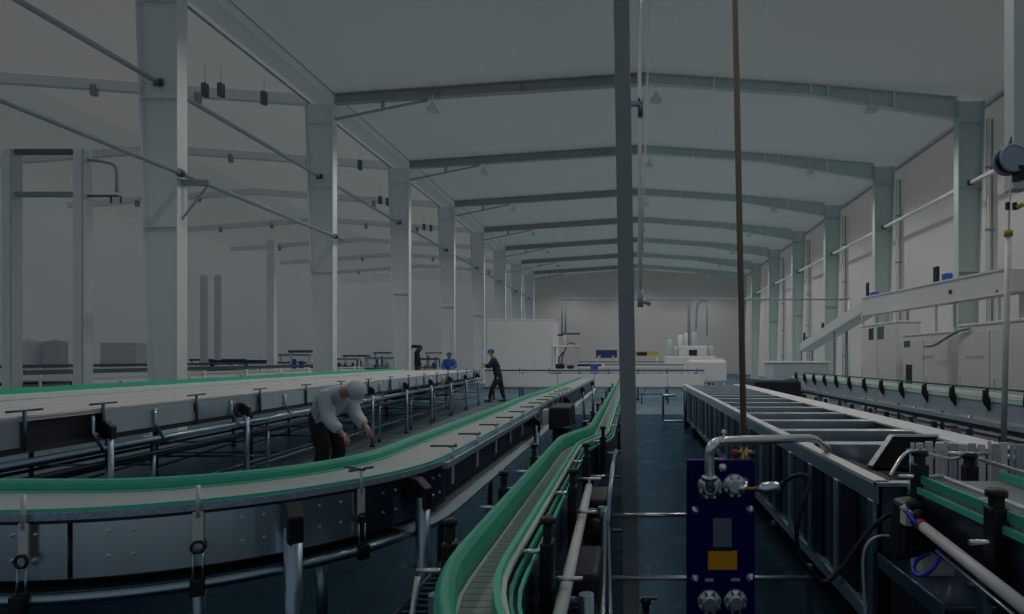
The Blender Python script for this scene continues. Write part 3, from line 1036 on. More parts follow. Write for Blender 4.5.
# --- right conveyor with black elbow brackets ----------------------------------------------------
def conveyor_right():
    t = thing('bracket_conveyor', 'long conveyor on the right with a row of black elbow brackets', 'conveyor', (4.8, 12, 0))
    x0 = 4.6
    Ya, Yb = 4.6, 17.4
    C = [Vector((x0 + .2, Ya, 0)), Vector((x0 + .2, Yb, 0))]
    build(MB().rsweep(C, -.2, .2, .955, .975), 'belt', M['belt'], t)
    build(MB().rsweep(C, -.2, -.185, .985, 1.0), 'near_guide_rail', M['green_pale'], t)
    build(MB().rsweep(C, -.215, -.2, .93, .942), 'lower_guide_strip', M['green'], t)
    build(MB().rsweep(C, -.21, -.2, .945, .985), 'near_edge', M['white_plastic'], t)
    build(MB().rsweep(C, .17, .2, .985, 1.03), 'far_guide_rail', M['white_plastic'], t)
    build(MB().rsweep(C, .17, .2, 1.03, 1.042), 'far_green_strip', M['green_pale'], t)
    build(MB().rsweep(C, .23, .26, 1.06, 1.085), 'far_top_rail', M['tube_dark'], t)
    a = Ya
    i = 0
    while a < Yb:
        b = min(Yb, a + 1.62)
        build(MB().rsweep([Vector((x0, a + .01, 0)), Vector((x0, b - .01, 0))], -.008, 0, .72, .925), 'side_skirt', M['brushed'], t)
        a = b
        i += 1
    build(MB().rsweep(C, .195, .205, .72, .95), 'far_skirt', M['stainless_dark'], t)
    build(MB().rsweep(C, -.30, -.22, .64, .70), 'lower_beam', M['brushed'], t)
    build(MB().rsweep(C, -.30, -.24, .585, .64), 'lower_shadow_rail', M['dark'], t)
    for i in range(15):
        y = 16.75 - .815 * i
        if y < Ya: break
        P = Vector((x0 - .03, y, 0))
        # elbow: upright finger that sweeps out to a broad foot, in the plane of the conveyor side
        pr = [(-.035, 1.09), (.02, 1.09), (.03, 1.0), (.06, .95), (.15, .915), (.16, .89), (.10, .82), (.06, .79), (.03, .83), (-.02, .90), (-.045, .97)]
        b = MB()
        b.poly([P + Vector((u - .02, -.02 , z)) for (u, z) in pr], Vector((0, .05, 0)))
        o = build(b, 'elbow_bracket', M['black'], t, .006)
        build(MB().lathe(P + Vector((-.01, .0, 1.085)), [(.012, 0), (.02, .005), (.02, .025), (.01, .03)], 10), 'knob', M['black'], o)
    for y in (5.2, 6.6, 8.2, 9.8, 11.4, 13, 14.6, 16.2):
        leg_part(t, x0 - .02, y, .72, .03, None, n=8)
        leg_part(t, x0 + .42, y, .72, .03, None, M['tube_dark'], n=8)
        build(MB().box(x0 - .33, x0 - .27, y + .4, y + .46, .44, .60), 'stub', M['dark'], t)
        build(MB().box(x0 - .33, x0 - .27, y + 1.1, y + 1.15, .46, .60), 'stub', M['tube_dark'], t)
    build(MB().box(x0 - .03, x0 - .012, 5.9, 6.25, .73, .92), 'dark_panel', M['dark'], t)
    build(MB().box(x0 - .30, x0 + .1, 6.45, 6.6, .50, .56), 'orange_strip', M['orange'], t)
conveyor_right()

# --- near right conveyor -------------------------------------------------------------------------
def conveyor_near_right():
    t = thing('outfeed_conveyor', 'short conveyor in the lower right corner with dark posts and green guides', 'conveyor', (1.42, 2, 0))
    x0 = 1.205
    C = [Vector((x0 + .2, .9, 0)), Vector((x0 + .2, 2.62, 0))]
    build(MB().rsweep(C, -.19, .19, .95, .97), 'belt', M['chain'], t)
    build(MB().rsweep(C, -.2, -.182, .975, 1.01), 'upper_guide_rail', M['green'], t, .003)
    build(MB().rsweep(C, -.215, -.198, .935, .962), 'lower_guide_rail', M['green_pale'], t, .003)
    build(MB().rsweep(C, .182, .2, .975, 1.01), 'far_guide_rail', M['green_pale'], t)
    build(MB().rsweep(C, -.198, -.19, .72, .935), 'side_skirt', M['stainless_dark'], t)
    build(MB().rsweep(C, .19, .2, .72, .95), 'far_skirt', M['stainless_dark'], t)
    build(MB().rsweep(C, -.1, -.07, .985, 1.0), 'lane_rail', M['stainless_bright'], t)
    def post(x, y, z0, z1, sgn):
        o = build(MB().box(x - .028, x + .028, y - .03, y + .03, z0, z1 - .06), 'guide_post', M['black'], t, .006)
        k = MB().box(x - .016, x + .016, y - .02, y + .02, z1 - .06, z1 - .025)
        k.lathe((x, y, z1 - .03), [(.014, 0), (.034, .004), (.034, .024), (.026, .03)], 14)
        build(k, 'knob', M['black'], o)
        build(MB().cyl((x - sgn * .09, y, z0 + .2), (x + sgn * .10, y, z0 + .2), .009, 8), 'rod', M['stainless_bright'], o)
    post(1.215, 2.56, .80, 1.115, 1)
    post(1.56, 2.80, .86, 1.065, -1)
    post(1.19, 1.98, .70, 1.075, 1)
    post(1.18, 1.45, .70, 1.075, 1)
    # long gripper under the first and third post
    build(MB().poly([(1.12, 2.5, .90), (1.26, 2.5, .92), (1.33, 2.5, .78), (1.22, 2.5, .68), (1.10, 2.5, .66)], (0, .12, 0)), 'actuator', M['black'], t, .02)
    build(MB().poly([(1.14, 1.96, .80), (1.22, 1.96, .80), (1.30, 1.96, .66), (1.26, 1.96, .60)], (0, .08, 0)), 'actuator', M['black'], t, .01)
    # thin guide wires
    build(MB().tube(bez([(1.03, 2.42, 1.03), (1.12, 2.5, 1.10), (1.2, 2.55, 1.11), (1.36, 2.6, 1.07), (1.56, 2.86, 1.035)]), .007, 8), 'guide_wire', M['stainless_bright'], t)
    build(MB().tube([(1.62, 2.86, 1.03), (1.60, 2.3, 1.03), (1.58, 1.6, 1.03)], .010, 8), 'guide_wire', M['stainless_bright'], t)
    build(MB().tube(bez([(1.24, 2.24, .80), (1.24, 2.24, .93), (1.25, 2.22, .975), (1.29, 2.2, .985), (1.36, 2.15, .965)], 6), .008, 8), 'wire_hoop', M['white_plastic'], t)
    for (x, y) in ((1.26, 1.2), (1.57, 1.2)):
        leg_part(t, x, y, .73, .024, None, M['tube_dark'], n=10)
    for (x, y) in ((1.47, 2.58), (1.57, 2.58)):
        build(MB().cyl((x, y, .53), (x, y, .73), .024, 10).lathe((x, y, .53), [(.045, 0), (.045, .012), (.03, .02)], 10), 'leg', M['tube_dark'], t)
conveyor_near_right()

# slatted white guard behind it
t = thing('slatted_guard', 'white guard of upright slats behind the lower right conveyor', 'guard', (1.9, 3.2, 0))
rg = random.Random(3)
x = 1.36
i = 0
while x < 2.05 and i < 40:
    w = rg.choice((.012, .016, .02, .034))
    yy = 2.955 + .008 * math.sin(i * 1.7)
    build(MB().box(x, x + w, yy - .008, yy + .008, .82, 1.10 - .02 * rg.random()), 'slat', M['white_plastic'] if rg.random() < .62 else M['grey_machine'], t, .003)
    x += w + rg.choice((.006, .010, .014))
    i += 1
build(MB().box(1.35, 2.07, 2.972, 2.986, 1.03, 1.055), 'rail', M['tube'], t)
build(MB().box(1.35, 2.07, 2.972, 2.986, .83, .85), 'rail', M['tube'], t)
for x in (1.38, 2.04):
    build(MB().cyl((x, 2.985, .53), (x, 2.985, 1.05), .012, 8), 'post', M['tube'], t)

# white air cylinder with hose
t = thing('air_cylinder', 'white air cylinder slanting in the lower right corner, red ring at its upper end', 'cylinder', (1.15, 2.2, .6))
A, B = Vector((1.135, 2.36, .845)), Vector((1.075, 1.62, .815))
dd = (B - A).normalized()
build(MB().cyl(A, B, .021, 16), 'barrel', M['white_plastic'], t)
build(MB().cyl(A - dd * .03, A + dd * .004, .024, 16), 'red_ring', M['red'], t)
build(MB().cyl(A - dd * .07 + Vector((0, 0, .0)), A - dd * .03, .023, 16).cyl(A - dd * .05, A - dd * .05 + Vector((0, 0, .05)), .016, 12), 'end_cap', M['black'], t)
build(MB().cyl(B, B + dd * .05, .028, 14), 'end_block', M['stainless_bright'], t)
build(MB().cyl(A + dd * .12 + Vector((.0, 0, -.05)), B + Vector((0, 0, -.045)), .006, 8), 'rod', M['stainless_bright'], t)
build(MB().box(1.14, 1.17, 1.97, 2.01, 0, .80), 'stand', M['tube'], t)
t = thing('blue_hose', 'thin bright blue air hose looping below the white air cylinder', 'hose', (1.12, 2.3, .6))
hp = [at(906, 511, 2.45), at(915, 522, 2.38), at(925, 530, 2.35), at(934, 535, 2.3), at(940, 545, 2.3), at(939, 558, 2.3), at(931, 570, 2.3), at(921, 576, 2.32), at(914, 572, 2.36), at(915, 563, 2.4), at(922, 557, 2.45), at(930, 553, 2.5)]
build(MB().tube(bez(hp, 6), .0085, 10), 'tube', M['blue_hose'], t)
build(MB().cyl(hp[0] + Vector((-.012, .01, .02)), hp[0], .012, 10), 'fitting', M['white_plastic'], t)
solo(MB().poly([at(906, 511, 2.44), at(914, 512, 2.44), at(913, 527, 2.44), at(905, 526, 2.44)], (0, .05, 0)), 'valve_block', M['white_plastic'], 'small pale valve block under the first dark post at lower right', 'valve', bev=.003)

# machine base table in front of the washer
t = thing('machine_bench', 'dark steel base with a flat top in the lower right corner', 'machine', (1.7, 2.5, 0))
build(MB().box(1.23, 2.3, 2.38, 3.0, .50, .53), 'top_plate', M['stainless_dark'], t, .008)
build(MB().box(1.26, 2.26, 2.42, 2.96, .02, .50), 'cabinet', M['dark'], t, .01)
build(MB().box(1.215, 1.23, 2.38, 3.0, .47, .54), 'edge_rail', M['tube'], t, .003)
for (x, y) in ((1.31, 2.5), (1.31, 2.88), (2.22, 2.5), (2.22, 2.88)):
    build(MB().cyl((x, y, 0), (x, y, .03), .04, 10), 'foot', M['black'], t)
t = thing('junction_box', 'small pale grey box standing on the dark steel base', 'box', (1.26, 2.42, .5))
build(MB().box(1.295, 1.44, 2.70, 2.82, .53, .625), 'case', M['white_plastic'], t, .004)
build(MB().box(1.293, 1.442, 2.697, 2.823, .625, .635), 'lid', M['white_plastic'], t, .003)
build(MB().tube(bez([(1.39, 2.698, .605), (1.405, 2.68, .61), (1.42, 2.68, .59), (1.44, 2.68, .605), (1.49, 2.69, .59)], 5), .005, 6), 'cable', M['cable'], t)

# ------------------------------------------------------------------ washer tank
def tank():
    t = thing('washer_tank', 'long open stainless tank right of the aisle with cross channels over its top', 'tank', (1.8, 8.6, 0))
    xa, xb, ya, yb = 1.235, 2.42, 3.02, 14.2
    zb, zt = .17, .865
    build(MB().box(xa, xa + .012, ya, yb, zb, zt), 'left_wall', M['stainless_dark'], t)
    build(MB().box(xb, xb + .012, ya, yb, zb, zt), 'right_wall', M['stainless_dark'], t)
    build(MB().box(xa, xb, ya, ya + .012, zb, zt), 'front_wall', M['stainless_dark'], t)
    build(MB().box(xa, xb, yb - .012, yb, zb, zt), 'rear_wall', M['stainless_dark'], t)
    build(MB().box(xa, xb, ya, yb, zb, zb + .02), 'bottom', M['dark'], t)
    build(MB().box(xa + .014, xb - .002, ya + .014, yb - .014, .50, .51), 'inner_tray', M['dark'], t)
    build(MB().box(xa - .02, xa + .055, ya - .02, yb, zt, zt + .022), 'left_rim', M['rim'], t, .004)
    build(MB().box(xa - .022, xa - .012, ya - .02, yb, zt - .085, zt + .004), 'rim_band', M['stainless'], t)
    build(MB().box(xb - .04, xb + .26, ya + .5, yb, zt, zt + .02), 'right_ledge', M['rim'], t, .004)
    build(MB().box(xa - .02, xa + .2, ya - .022, ya + .03, zt, zt + .022), 'front_rim', M['stainless_bright'], t, .004)
    build(MB().box(xa - .022, xa - .002, ya, yb, zb - .03, zb + .035), 'lower_rail', M['stainless'], t)
    # ribs on the side facing the aisle
    y = ya + .02
    i = 0
    while y < yb:
        build(MB().box(xa - .03, xa, y, y + .07, zb + .03, zt - .08), 'side_rib', M['stainless'] if i % 2 else M['tube'], t, .004)
        y += .52
        i += 1
    for (y, w) in ((3.3, .42), (3.9, .4), (5.0, .4)):
        build(MB().box(xa - .012, xa - .001, y, y + w, zb + .06, zt - .1), 'side_panel', M['blue_shade'], t)
    # cross channels
    y = 4.33
    i = 0
    while y < yb - .2:
        o = MB()
        o.box(xa + .05, xb - .03, y, y + .14, zt + .004, zt + .022)
        o.box(xa + .05, xb - .03, y, y + .012, zt - .085, zt + .01)
        build(o, 'cross_channel', M['stainless'], t, .003)
        y += .80 if i < 6 else .72
        i += 1
    # lifted lid at the near end
    lid = MB()
    p = [at(872, 467, 3.45), at(925, 470, 3.45), at(938, 436, 3.8), at(893, 436, 3.8)]
    lid.poly(p, Vector((0, .012, -.02)))
    build(lid, 'lifted_lid', M['matte_black'], t)
    build(MB().bar(p[0] + Vector((-.01, 0, 0)), p[3] + Vector((-.01, 0, 0)), .03, .02), 'lid_edge', M['stainless_bright'], t)
    build(MB().bar(p[3], p[2], .02, .02), 'lid_edge', M['stainless_bright'], t)
    # bits inside the near compartment
    build(MB().tube(bez([(1.45, 3.6, .84), (1.55, 3.7, .90), (1.62, 3.9, .86), (1.66, 4.2, .78)], 5), .016, 8), 'spray_pipe', M['stainless_bright'], t)
    build(MB().tube(bez([(1.50, 4.4, .80), (1.75, 4.45, .82), (2.2, 4.5, .80)], 5), .02, 8), 'spray_pipe', M['tube'], t)
    for y in (3.3, 5.4, 7.6, 9.8, 12, 13.9):
        for x in (xa + .06, xb - .06):
            leg_part(t, x, y, zb, .035, None, M['tube_dark'], n=8)
    for y in (6.3, 8.9, 11.4):
        build(MB().box(xa - .09, xa + .05, y, y + .12, .06, .19), 'drain_valve', M['dark'], t, .01)
        build(MB().cyl((xa - .02, y + .06, 0), (xa - .02, y + .06, .07), .02, 8), 'drain_pipe', M['dark'], t)
    # loop of pipe at the far end of the aisle side
    build(MB().tube(bez([(1.0, 13.6, .66), (.74, 13.6, .66), (.72, 13.6, .62), (.72, 13.6, .14), (.76, 13.6, .09), (1.24, 13.6, .09)], 5), .028, 10), 'pipe_loop', M['tube'], t)
    build(MB().cyl((1.16, 12.9, .0), (1.16, 12.9, .86), .03, 10), 'stand_pipe', M['tube_dark'], t)
tank()

# ------------------------------------------------------------------ plate heat exchanger
def exchanger():
    Y = 3.0
    t = thing('heat_exchanger', 'deep blue plate heat exchanger with bolted flanges and an orange label', 'heat exchanger', (.44, Y + .2, 0))
    x0, x1 = px2(687.5, Y), px2(755, Y)
    zt, zb = at(0, 460, Y).z, .10
    build(MB().box(x0, x1, Y, Y + .03, zb, zt), 'front_plate', M['blue'], t, .006)
    build(MB().box(x0 + .01, x1 - .01, Y + .15, Y + .18, zb, zt - .035), 'rear_plate', M['blue'], t, .006)
    pk = MB()
    for i in range(8):
        y = Y + .035 + i * .014
        pk.box(x0 + .03, x1 - .03, y, y + .009, zb + .04, zt - .05)
    build(pk, 'plate_pack', M['stainless_dark'], t)
    build(MB().box(x0 + .13, x1 - .13, Y + .02, Y + .2, zt - .05, zt - .02), 'carry_bar', M['stainless_dark'], t)
    for sx in (x0 + .03, x1 - .03):
        build(MB().box(sx - .03, sx + .03, Y + .0, Y + .05, 0, zb), 'foot', M['blue'], t)
        build(MB().box(sx - .03, sx + .03, Y + .13, Y + .19, 0, zb), 'foot', M['blue'], t)
    def flange(px, py, R):
        c = at(px, py, Y)
        fl = build(MB().lathe(c, [(R, 0), (R, -.018), (R * .8, -.024), (R * .62, -.024), (R * .6, -.05), (R * .5, -.05)], 24, 'Y'), 'port_flange', M['stainless_bright'], t)
        for i in range(8):
            a = 2 * PI * (i + .5) / 8
            p = c + Vector((math.cos(a) * R * .82, -.02, math.sin(a) * R * .82))
            build(MB().cyl(p, p + Vector((0, -.02, 0)), .008, 6), 'flange_bolt', M['stainless'], fl)
        return c
    flange(709.5, 486, .062)
    flange(734, 485, .058)
    flange(709, 601, .06)
    flange(735, 600, .058)
    for (px, py) in ((695, 510), (749.5, 509.5), (695, 578), (750, 577), (722.5, 467.5)):
        c = at(px, py, Y)
        b = MB().lathe(c, [(.022, 0), (.022, -.012), (.013, -.014), (.013, -.034), (.006, -.038)], 6, 'Y')
        build(b, 'tie_bolt', M['stainless'], t)
    def sticker(a, b, c, d, nm, m):
        p, q = at(a, b, Y), at(c, d, Y)
        build(MB().box(p.x, q.x, Y - .0025, Y, q.z, p.z), nm, m, t)
    sticker(713, 518, 731.5, 547, 'rating_plate', M['grey_label'])
    sticker(708, 550.5, 737, 569.5, 'warning_label', M['orange'])
    sticker(707, 549, 731, 551, 'label_edge', M['black'])
    sticker(705, 578.5, 713.5, 581.5, 'small_tag', M['grey_machine'])
    sticker(731, 578, 740, 581, 'small_tag', M['grey_machine'])
exchanger()

# polished product pipe from the exchanger over the washer
t = thing('product_pipe', 'polished stainless pipe arching from the blue exchanger over the tank rim', 'pipe', (.4, 2.95, .8))
pp = [at(711, 488, 2.96), at(711, 488, 2.93), at(710, 484, 2.90), at(709.5, 470, 2.9), at(709.5, 456, 2.9), at(711.5, 447, 2.9), at(717, 442.5, 2.93), at(728, 441, 2.97), at(770, 439.5, 3.3), at(804, 438, 3.75), at(815, 439.5, 3.85), at(820, 444, 3.88), at(827, 449, 3.96), at(830, 460, 3.98)]
build(MB().tube(bez(pp, 6), .0245, 16), 'tube', M['stainless_bright'], t)
a = at(709.5, 478, 2.9)
build(MB().lathe(a, [(.036, -.012), (.04, -.006), (.04, .006), (.036, .012)], 16), 'clamp_ring', M['stainless'], t)
b = at(724, 440, 2.955)
build(MB().cyl(b, b + Vector((0, 0, .035)), .006, 8).lathe(b, [(.012, .03), (.014, .036), (.008, .05)], 10), 'vent_knob', M['stainless_bright'], t)
# copper pipe with its valve
t = thing('copper_pipe', 'thin brown copper pipe dropping from the roof to the blue exchanger', 'pipe', (.61, 3.3, 1.0))
build(MB().tube([at(734.8, -1180, 3.25), at(735, 0, 3.25), at(744, 450, 3.25)], .0165, 12), 'tube', M['copper'], t)
cv = at(744, 453, 3.2)
v = build(MB().cyl(at(744, 449, 3.25), at(745, 466, 3.1), .021, 12).cyl(cv - Vector((.045, 0, 0)), cv + Vector((.06, 0, 0)), .013, 10), 'valve_body', M['brass'], t)
build(MB().lathe(cv + Vector((-.05, -.02, 0)), [(.018, -.008), (.022, 0), (.018, .008)], 12, 'Y'), 'valve_wheel', M['red'], v)
build(MB().tube(bez([at(745, 464, 3.1), at(745, 478, 3.02), at(744, 488, 2.96), at(738, 488, 2.95)], 5), .017, 12), 'lower_tube', M['stainless_bright'], t)
t = thing('flow_sensor', 'grey barrel sensor sticking out right of the blue exchanger', 'sensor', (.68, 2.93, .8))
build(MB().tube([at(745, 489, 2.95), at(757, 489, 2.95)], .012, 10), 'stem', M['brass'], t)
build(MB().tube([at(757, 489, 2.95), at(762, 489, 2.95), at(768, 488, 2.95), at(778, 487.5, 2.95), at(781, 487.5, 2.95)], [.016, .03, .032, .028, .012], 16), 'barrel', M['stainless'], t)
t = thing('sensor_cable', 'thick black cable drooping from the barrel sensor along the tank side', 'cable', (.8, 2.8, .4))
cp = [at(780, 487, 2.95), at(790, 478, 2.92), at(803, 475, 2.9), at(810, 482, 2.88), at(804, 500, 2.85), at(797, 530, 2.85), at(800, 556, 2.85), at(812, 573, 2.85), at(826, 582, 2.85), at(843, 566, 2.85), at(858, 545, 2.85), at(875, 525, 2.85), at(892, 514, 2.8), at(906, 511, 2.6)]
build(MB().tube(bez(cp, 6), .0105, 10), 'sheath', M['cable'], t)
build(MB().tube([at(779, 487.3, 2.95), at(785, 482, 2.93)], .014, 10), 'gland', M['black'], t)
t = thing('thin_cable', 'thin grey cable looping at the near corner of the tank', 'cable', (1.1, 2.7, .4))
build(MB().tube(bez([at(908, 505, 2.7), at(896, 520, 2.75), at(893, 542, 2.75)], 6), .005, 8), 'sheath', M['grey_machine'], t)
build(MB().tube(bez([at(895, 537, 2.8), at(880, 536, 2.75), at(868, 543, 2.7), at(863, 560, 2.7), at(864, 590, 2.7), at(866, 640, 2.7)], 6), .006, 8), 'lower_loop', M['grey_machine'], t)

# low pipes crossing behind the exchanger
pipe_run('upper of two thin level pipes between narrow conveyor and blue exchanger', [(-.14, 3.22, .668), (.36, 3.22, .668)], .012, M['stainless_bright'], 'level_pipe')
pipe_run('lower of two thin level pipes passing behind the blue exchanger', [(-.15, 3.22, .335), (.95, 3.22, .335)], .012, M['stainless_bright'], 'level_pipe')
for x in (-.15, .93):
    pass
t = thing('pipe_stand', 'slim dark upright carrying the two level pipes beside the narrow conveyor', 'stand', (-.15, 3.24, 0))
build(MB().box(-.165, -.135, 3.22, 3.26, .0, .74), 'post', M['tube_dark'], t, .003)
build(MB().box(-.20, -.10, 3.19, 3.29, 0, .015), 'foot', M['tube_dark'], t)
t = thing('pipe_stand', 'slim dark upright carrying the lower level pipe beside the tank', 'stand', (.95, 3.24, 0))
build(MB().box(.935, .965, 3.22, 3.26, .0, .40), 'post', M['tube_dark'], t, .003)
build(MB().box(.90, 1.0, 3.19, 3.29, 0, .015), 'foot', M['tube_dark'], t)
t = thing('floor_valve', 'small black valve low on the floor just right of the square post', 'valve', (.085, 3.5, 0))
build(MB().lathe((.085, 3.5, 0), [(.04, 0), (.04, .015), (.02, .03), (.02, .08), (.03, .085), (.03, .11), (.01, .12)], 14), 'body', M['black'], t)
build(MB().box(.06, .15, 3.49, 3.51, .112, .124), 'lever', M['black'], t)

# ------------------------------------------------------------------ right: jib post with reel, hose pole
t = thing('jib_post', 'pale drop post hanging from the roof at the right edge, carrying the hose reel', 'post', (3.3, 5.2, 2.95))
build(MB().box(3.275, 3.42, 5.2, 5.34, 2.95, 9.5), 'shaft', M['steel_pale'], t, .006)
build(MB().box(3.15, 3.55, 5.05, 5.5, 9.5, 9.53), 'top_plate', M['steel_pale'], t)
t = thing('hose_reel', 'round blue hose reel hanging high at the right edge', 'reel', (3.22, 5.1, 3.1))
c = at(1010, 160, 5.05)
build(MB().cyl(c - Vector((0, .05, 0)), c + Vector((0, .05, 0)), .085, 24), 'drum', M['dark'], t)
for dy in (-.055, .055):
    build(MB().torus(c + Vector((0, dy, 0)), .105, .014, (0, 1, 0), 28, 8).cyl(c + Vector((0, dy - .006, 0)), c + Vector((0, dy + .006, 0)), .10, 28), 'side_disc', M['reel_blue'], t)
build(MB().poly([c + Vector((-.03, .06, .0)), c + Vector((.07, .06, .0)), c + Vector((.055, .06, .22)), c + Vector((.045, .06, .22))], (0, .03, 0)), 'hanger_plate', M['steel_blue'], t)
build(MB().bar(c + Vector((0, .07, .0)), c + Vector((.12, .2, .0)), .04, .04), 'arm', M['tube_dark'], t)
build(MB().box(c.x + .03, c.x + .1, 4.98, 5.08, c.z - .18, c.z - .06), 'motor', M['black'], t, .01)
t = thing('hose_pole', 'slender steel pole with yellow grips below the blue reel, standing on the tank ledge', 'pole', (3.07, 5.0, .7))
pb, pt_ = at(1003.5, 447, 5.0), at(1008.5, 235, 5.0)
build(MB().cyl(pb, pt_, .023, 12), 'pole', M['rim'], t)
build(MB().cyl(pt_ - Vector((0, 0, .01)), pt_ + Vector((0, 0, .035)), .034, 12), 'yellow_grip', M['yellow'], t)
build(MB().tube(bez([pt_ + Vector((0, 0, .03)), at(1009.5, 205, 5.0), at(1010.5, 180, 5.03)], 5), .008, 8), 'cable', M['steel_pale'], t)
for (px, py) in ((1008, 206), (1015, 206)):
    c = at(px, py, 5.0)
    build(MB().box(c.x - .012, c.x + .012, 4.99, 5.02, c.z - .03, c.z + .03), 'clip', M['black'], t)
c = at(1019, 207, 5.0)
build(MB().cyl(c - Vector((.03, 0, .01)), c + Vector((.03, 0, .02)), .02, 10), 'yellow_clip', M['yellow'], t)
build(MB().cyl((pb.x, 5.0, 0), pb, .03, 10).lathe((pb.x, 5.0, 0), [(.1, 0), (.1, .015), (.04, .03)], 14), 'pedestal', M['tube'], t)

# ------------------------------------------------------------------ right background machines
def overhead():
    t = thing('overhead_conveyor', 'white enclosed overhead conveyor sloping down behind the bracket conveyor', 'conveyor', (7.2, 15, 0))
    x = 7.0
    ya, yb, yc = 11.2, 18.4, 25.2
    build(MB().hexa([(x, ya, 2.72), (x + .5, ya, 2.72), (x + .5, yb, 2.80), (x, yb, 2.80)], [(x, ya, 3.16), (x + .5, ya, 3.16), (x + .5, yb, 3.30), (x, yb, 3.30)]), 'level_trunk', M['white_machine'], t, .02)
    build(MB().hexa([(x, yb, 2.85), (x + .5, yb, 2.85), (x + .5, yc, 1.75), (x, yc, 1.75)], [(x, yb, 3.25), (x + .5, yb, 3.25), (x + .5, yc, 2.1), (x, yc, 2.1)]), 'sloping_trunk', M['white_machine'], t, .02)
    build(MB().bar((x - .02, yb, 2.86), (x - .02, yc, 1.76), .05, .06), 'slope_edge', M['grey_machine'], t)
    build(MB().bar((x - .02, ya, 2.72), (x - .02, yb, 2.80), .05, .05), 'lower_edge', M['steel_pale'], t)
    build(MB().bar((x - .02, ya, 3.17), (x - .02, yb, 3.31), .05, .04), 'upper_edge', M['steel_pale'], t)
    for y in (11.6, 14.0, 16.4, 18.4):
        build(MB().box(x, x + .06, y, y + .06, 0, 2.8), 'leg', M['white_machine'], t)
        build(MB().box(x + .44, x + .5, y, y + .06, 0, 2.8), 'leg', M['white_machine'], t)
    for y in (21, 25):
        z = 2.85 - (y - yb) * 1.1 / (yc - yb)
        build(MB().box(x, x + .05, y, y + .05, 0, z + .06), 'leg', M['steel_blue'], t)
        build(MB().box(x + .44, x + .5, y, y + .05, 0, z + .06), 'leg', M['steel_blue'], t)
    c = at(930.5, 276, 14.2)
    for (px, py, Y, w, h, m, nm) in ((930.5, 277, 14.2, .05, .24, M['black'], 'motor'), (941, 278, 13.8, .13, .10, M['blue_plain'], 'blue_motor'),
                                     (859.5, 296, 18.3, .03, .4, M['black'], 'motor'), (869, 296, 18.0, .17, .11, M['blue_plain'], 'blue_motor'),
                                     (799, 340, 25.0, .04, .3, M['black'], 'motor'), (805, 340, 24.6, .14, .12, M['blue_plain'], 'blue_motor'),
                                     (818, 331, 22.6, .05, .3, M['dark'], 'motor'), (836, 323, 20.8, .08, .1, M['dark'], 'motor')):
        c = at(px, py, Y)
        build(MB().box(x + .1, x + .1 + w * 1.2, Y - .1, Y + .1, c.z - h, c.z + h), nm, m, t, .01)
    build(MB().lathe((x - .012, 13.3, 2.95), [(.05, -.02), (.05, 0), (.03, .01)], 12, 'X'), 'round_window', M['dark'], t)
overhead()


def cabinet(label, x0, x1, y0, y1, h, slits, m='white_machine', name='machine_cabinet'):
    """white machine enclosure: plinth, body, doors on the aisle side (-x) and dark windows"""
    t = thing(name, label, 'machine', ((x0 + x1) / 2, (y0 + y1) / 2, 0))
    build(MB().box(x0 + .04, x1 - .04, y0 + .04, y1 - .04, 0, .12), 'plinth', M['grey_machine'], t)
    build(MB().box(x0, x1, y0, y1, .12, h), 'body', M[m], t, .02)
    build(MB().box(x0 - .02, x1 + .02, y0 - .02, y1 + .02, h, h + .05), 'top', M[m], t, .01)
    n = max(1, int((y1 - y0) / .9))
    for i in range(n):
        a = y0 + (y1 - y0) * i / n + .04
        b = y0 + (y1 - y0) * (i + 1) / n - .04
        dr = build(MB().box(x0 - .02, x0, a, b, .2, h - .1), 'door', M[m], t, .008)
        build(MB().box(x0 - .05, x0 - .02, b - .1, b - .07, h * .45, h * .45 + .2), 'handle', M['steel_pale'], dr)
    for (ya, yb, za, zb, mm) in slits:
        build(MB().box(x0 - .028, x0 - .012, ya, yb, za, zb), 'window', M[mm], t)
    return t


cabinet('tall white machine cabinet with two dark windows behind the bracket conveyor', 6.4, 6.96, 14.6, 16.9, 2.35,
        [(16.0, 16.3, 1.98, 2.28, 'black'), (15.35, 15.75, 1.98, 2.3, 'glass_dark')])
cabinet('white machine cabinet with a small dark screen, second behind the bracket conveyor', 6.4, 6.96, 12.2, 14.3, 2.0,
        [(13.9, 14.2, 1.75, 1.9, 'glass_dark'), (13.8, 14.1, .6, 1.35, 'dark'), (12.8, 13.3, 1.5, 1.56, 'grey_machine')])
cabinet('white machine cabinet with a curved dark guard, right of the second grey-green column', 6.4, 6.96, 9.7, 11.9, 2.1,
        [(11.0, 11.6, 1.5, 1.55, 'grey_machine')])
solo(MB().tube(bez([at(925, 346, 12.6), at(934, 345, 12.3), at(946, 338, 12.0), at(958, 331, 11.7), at(969, 328.5, 11.4)], 6), .03, 8), 'curved_guard', M['steel_blue'], 'dark curved guard bar in front of the white cabinets on the right', 'guard bar')
t = thing('pale_cabinet', 'pale grey end cabinet where the bracket conveyor begins', 'machine', (5.6, 19, 0))
build(MB().box(4.3, 6.0, 18.4, 19.6, .1, 1.35), 'body', M['grey_machine'], t, .02)
build(MB().box(4.25, 6.05, 18.35, 19.65, 1.35, 1.4), 'top', M['steel_pale'], t, .01)
build(MB().box(4.4, 5.9, 18.5, 19.5, 0, .1), 'plinth', M['dark'], t)
build(MB().box(4.32, 5.2, 18.36, 18.4, .3, .9), 'opening', M['dark'], t)

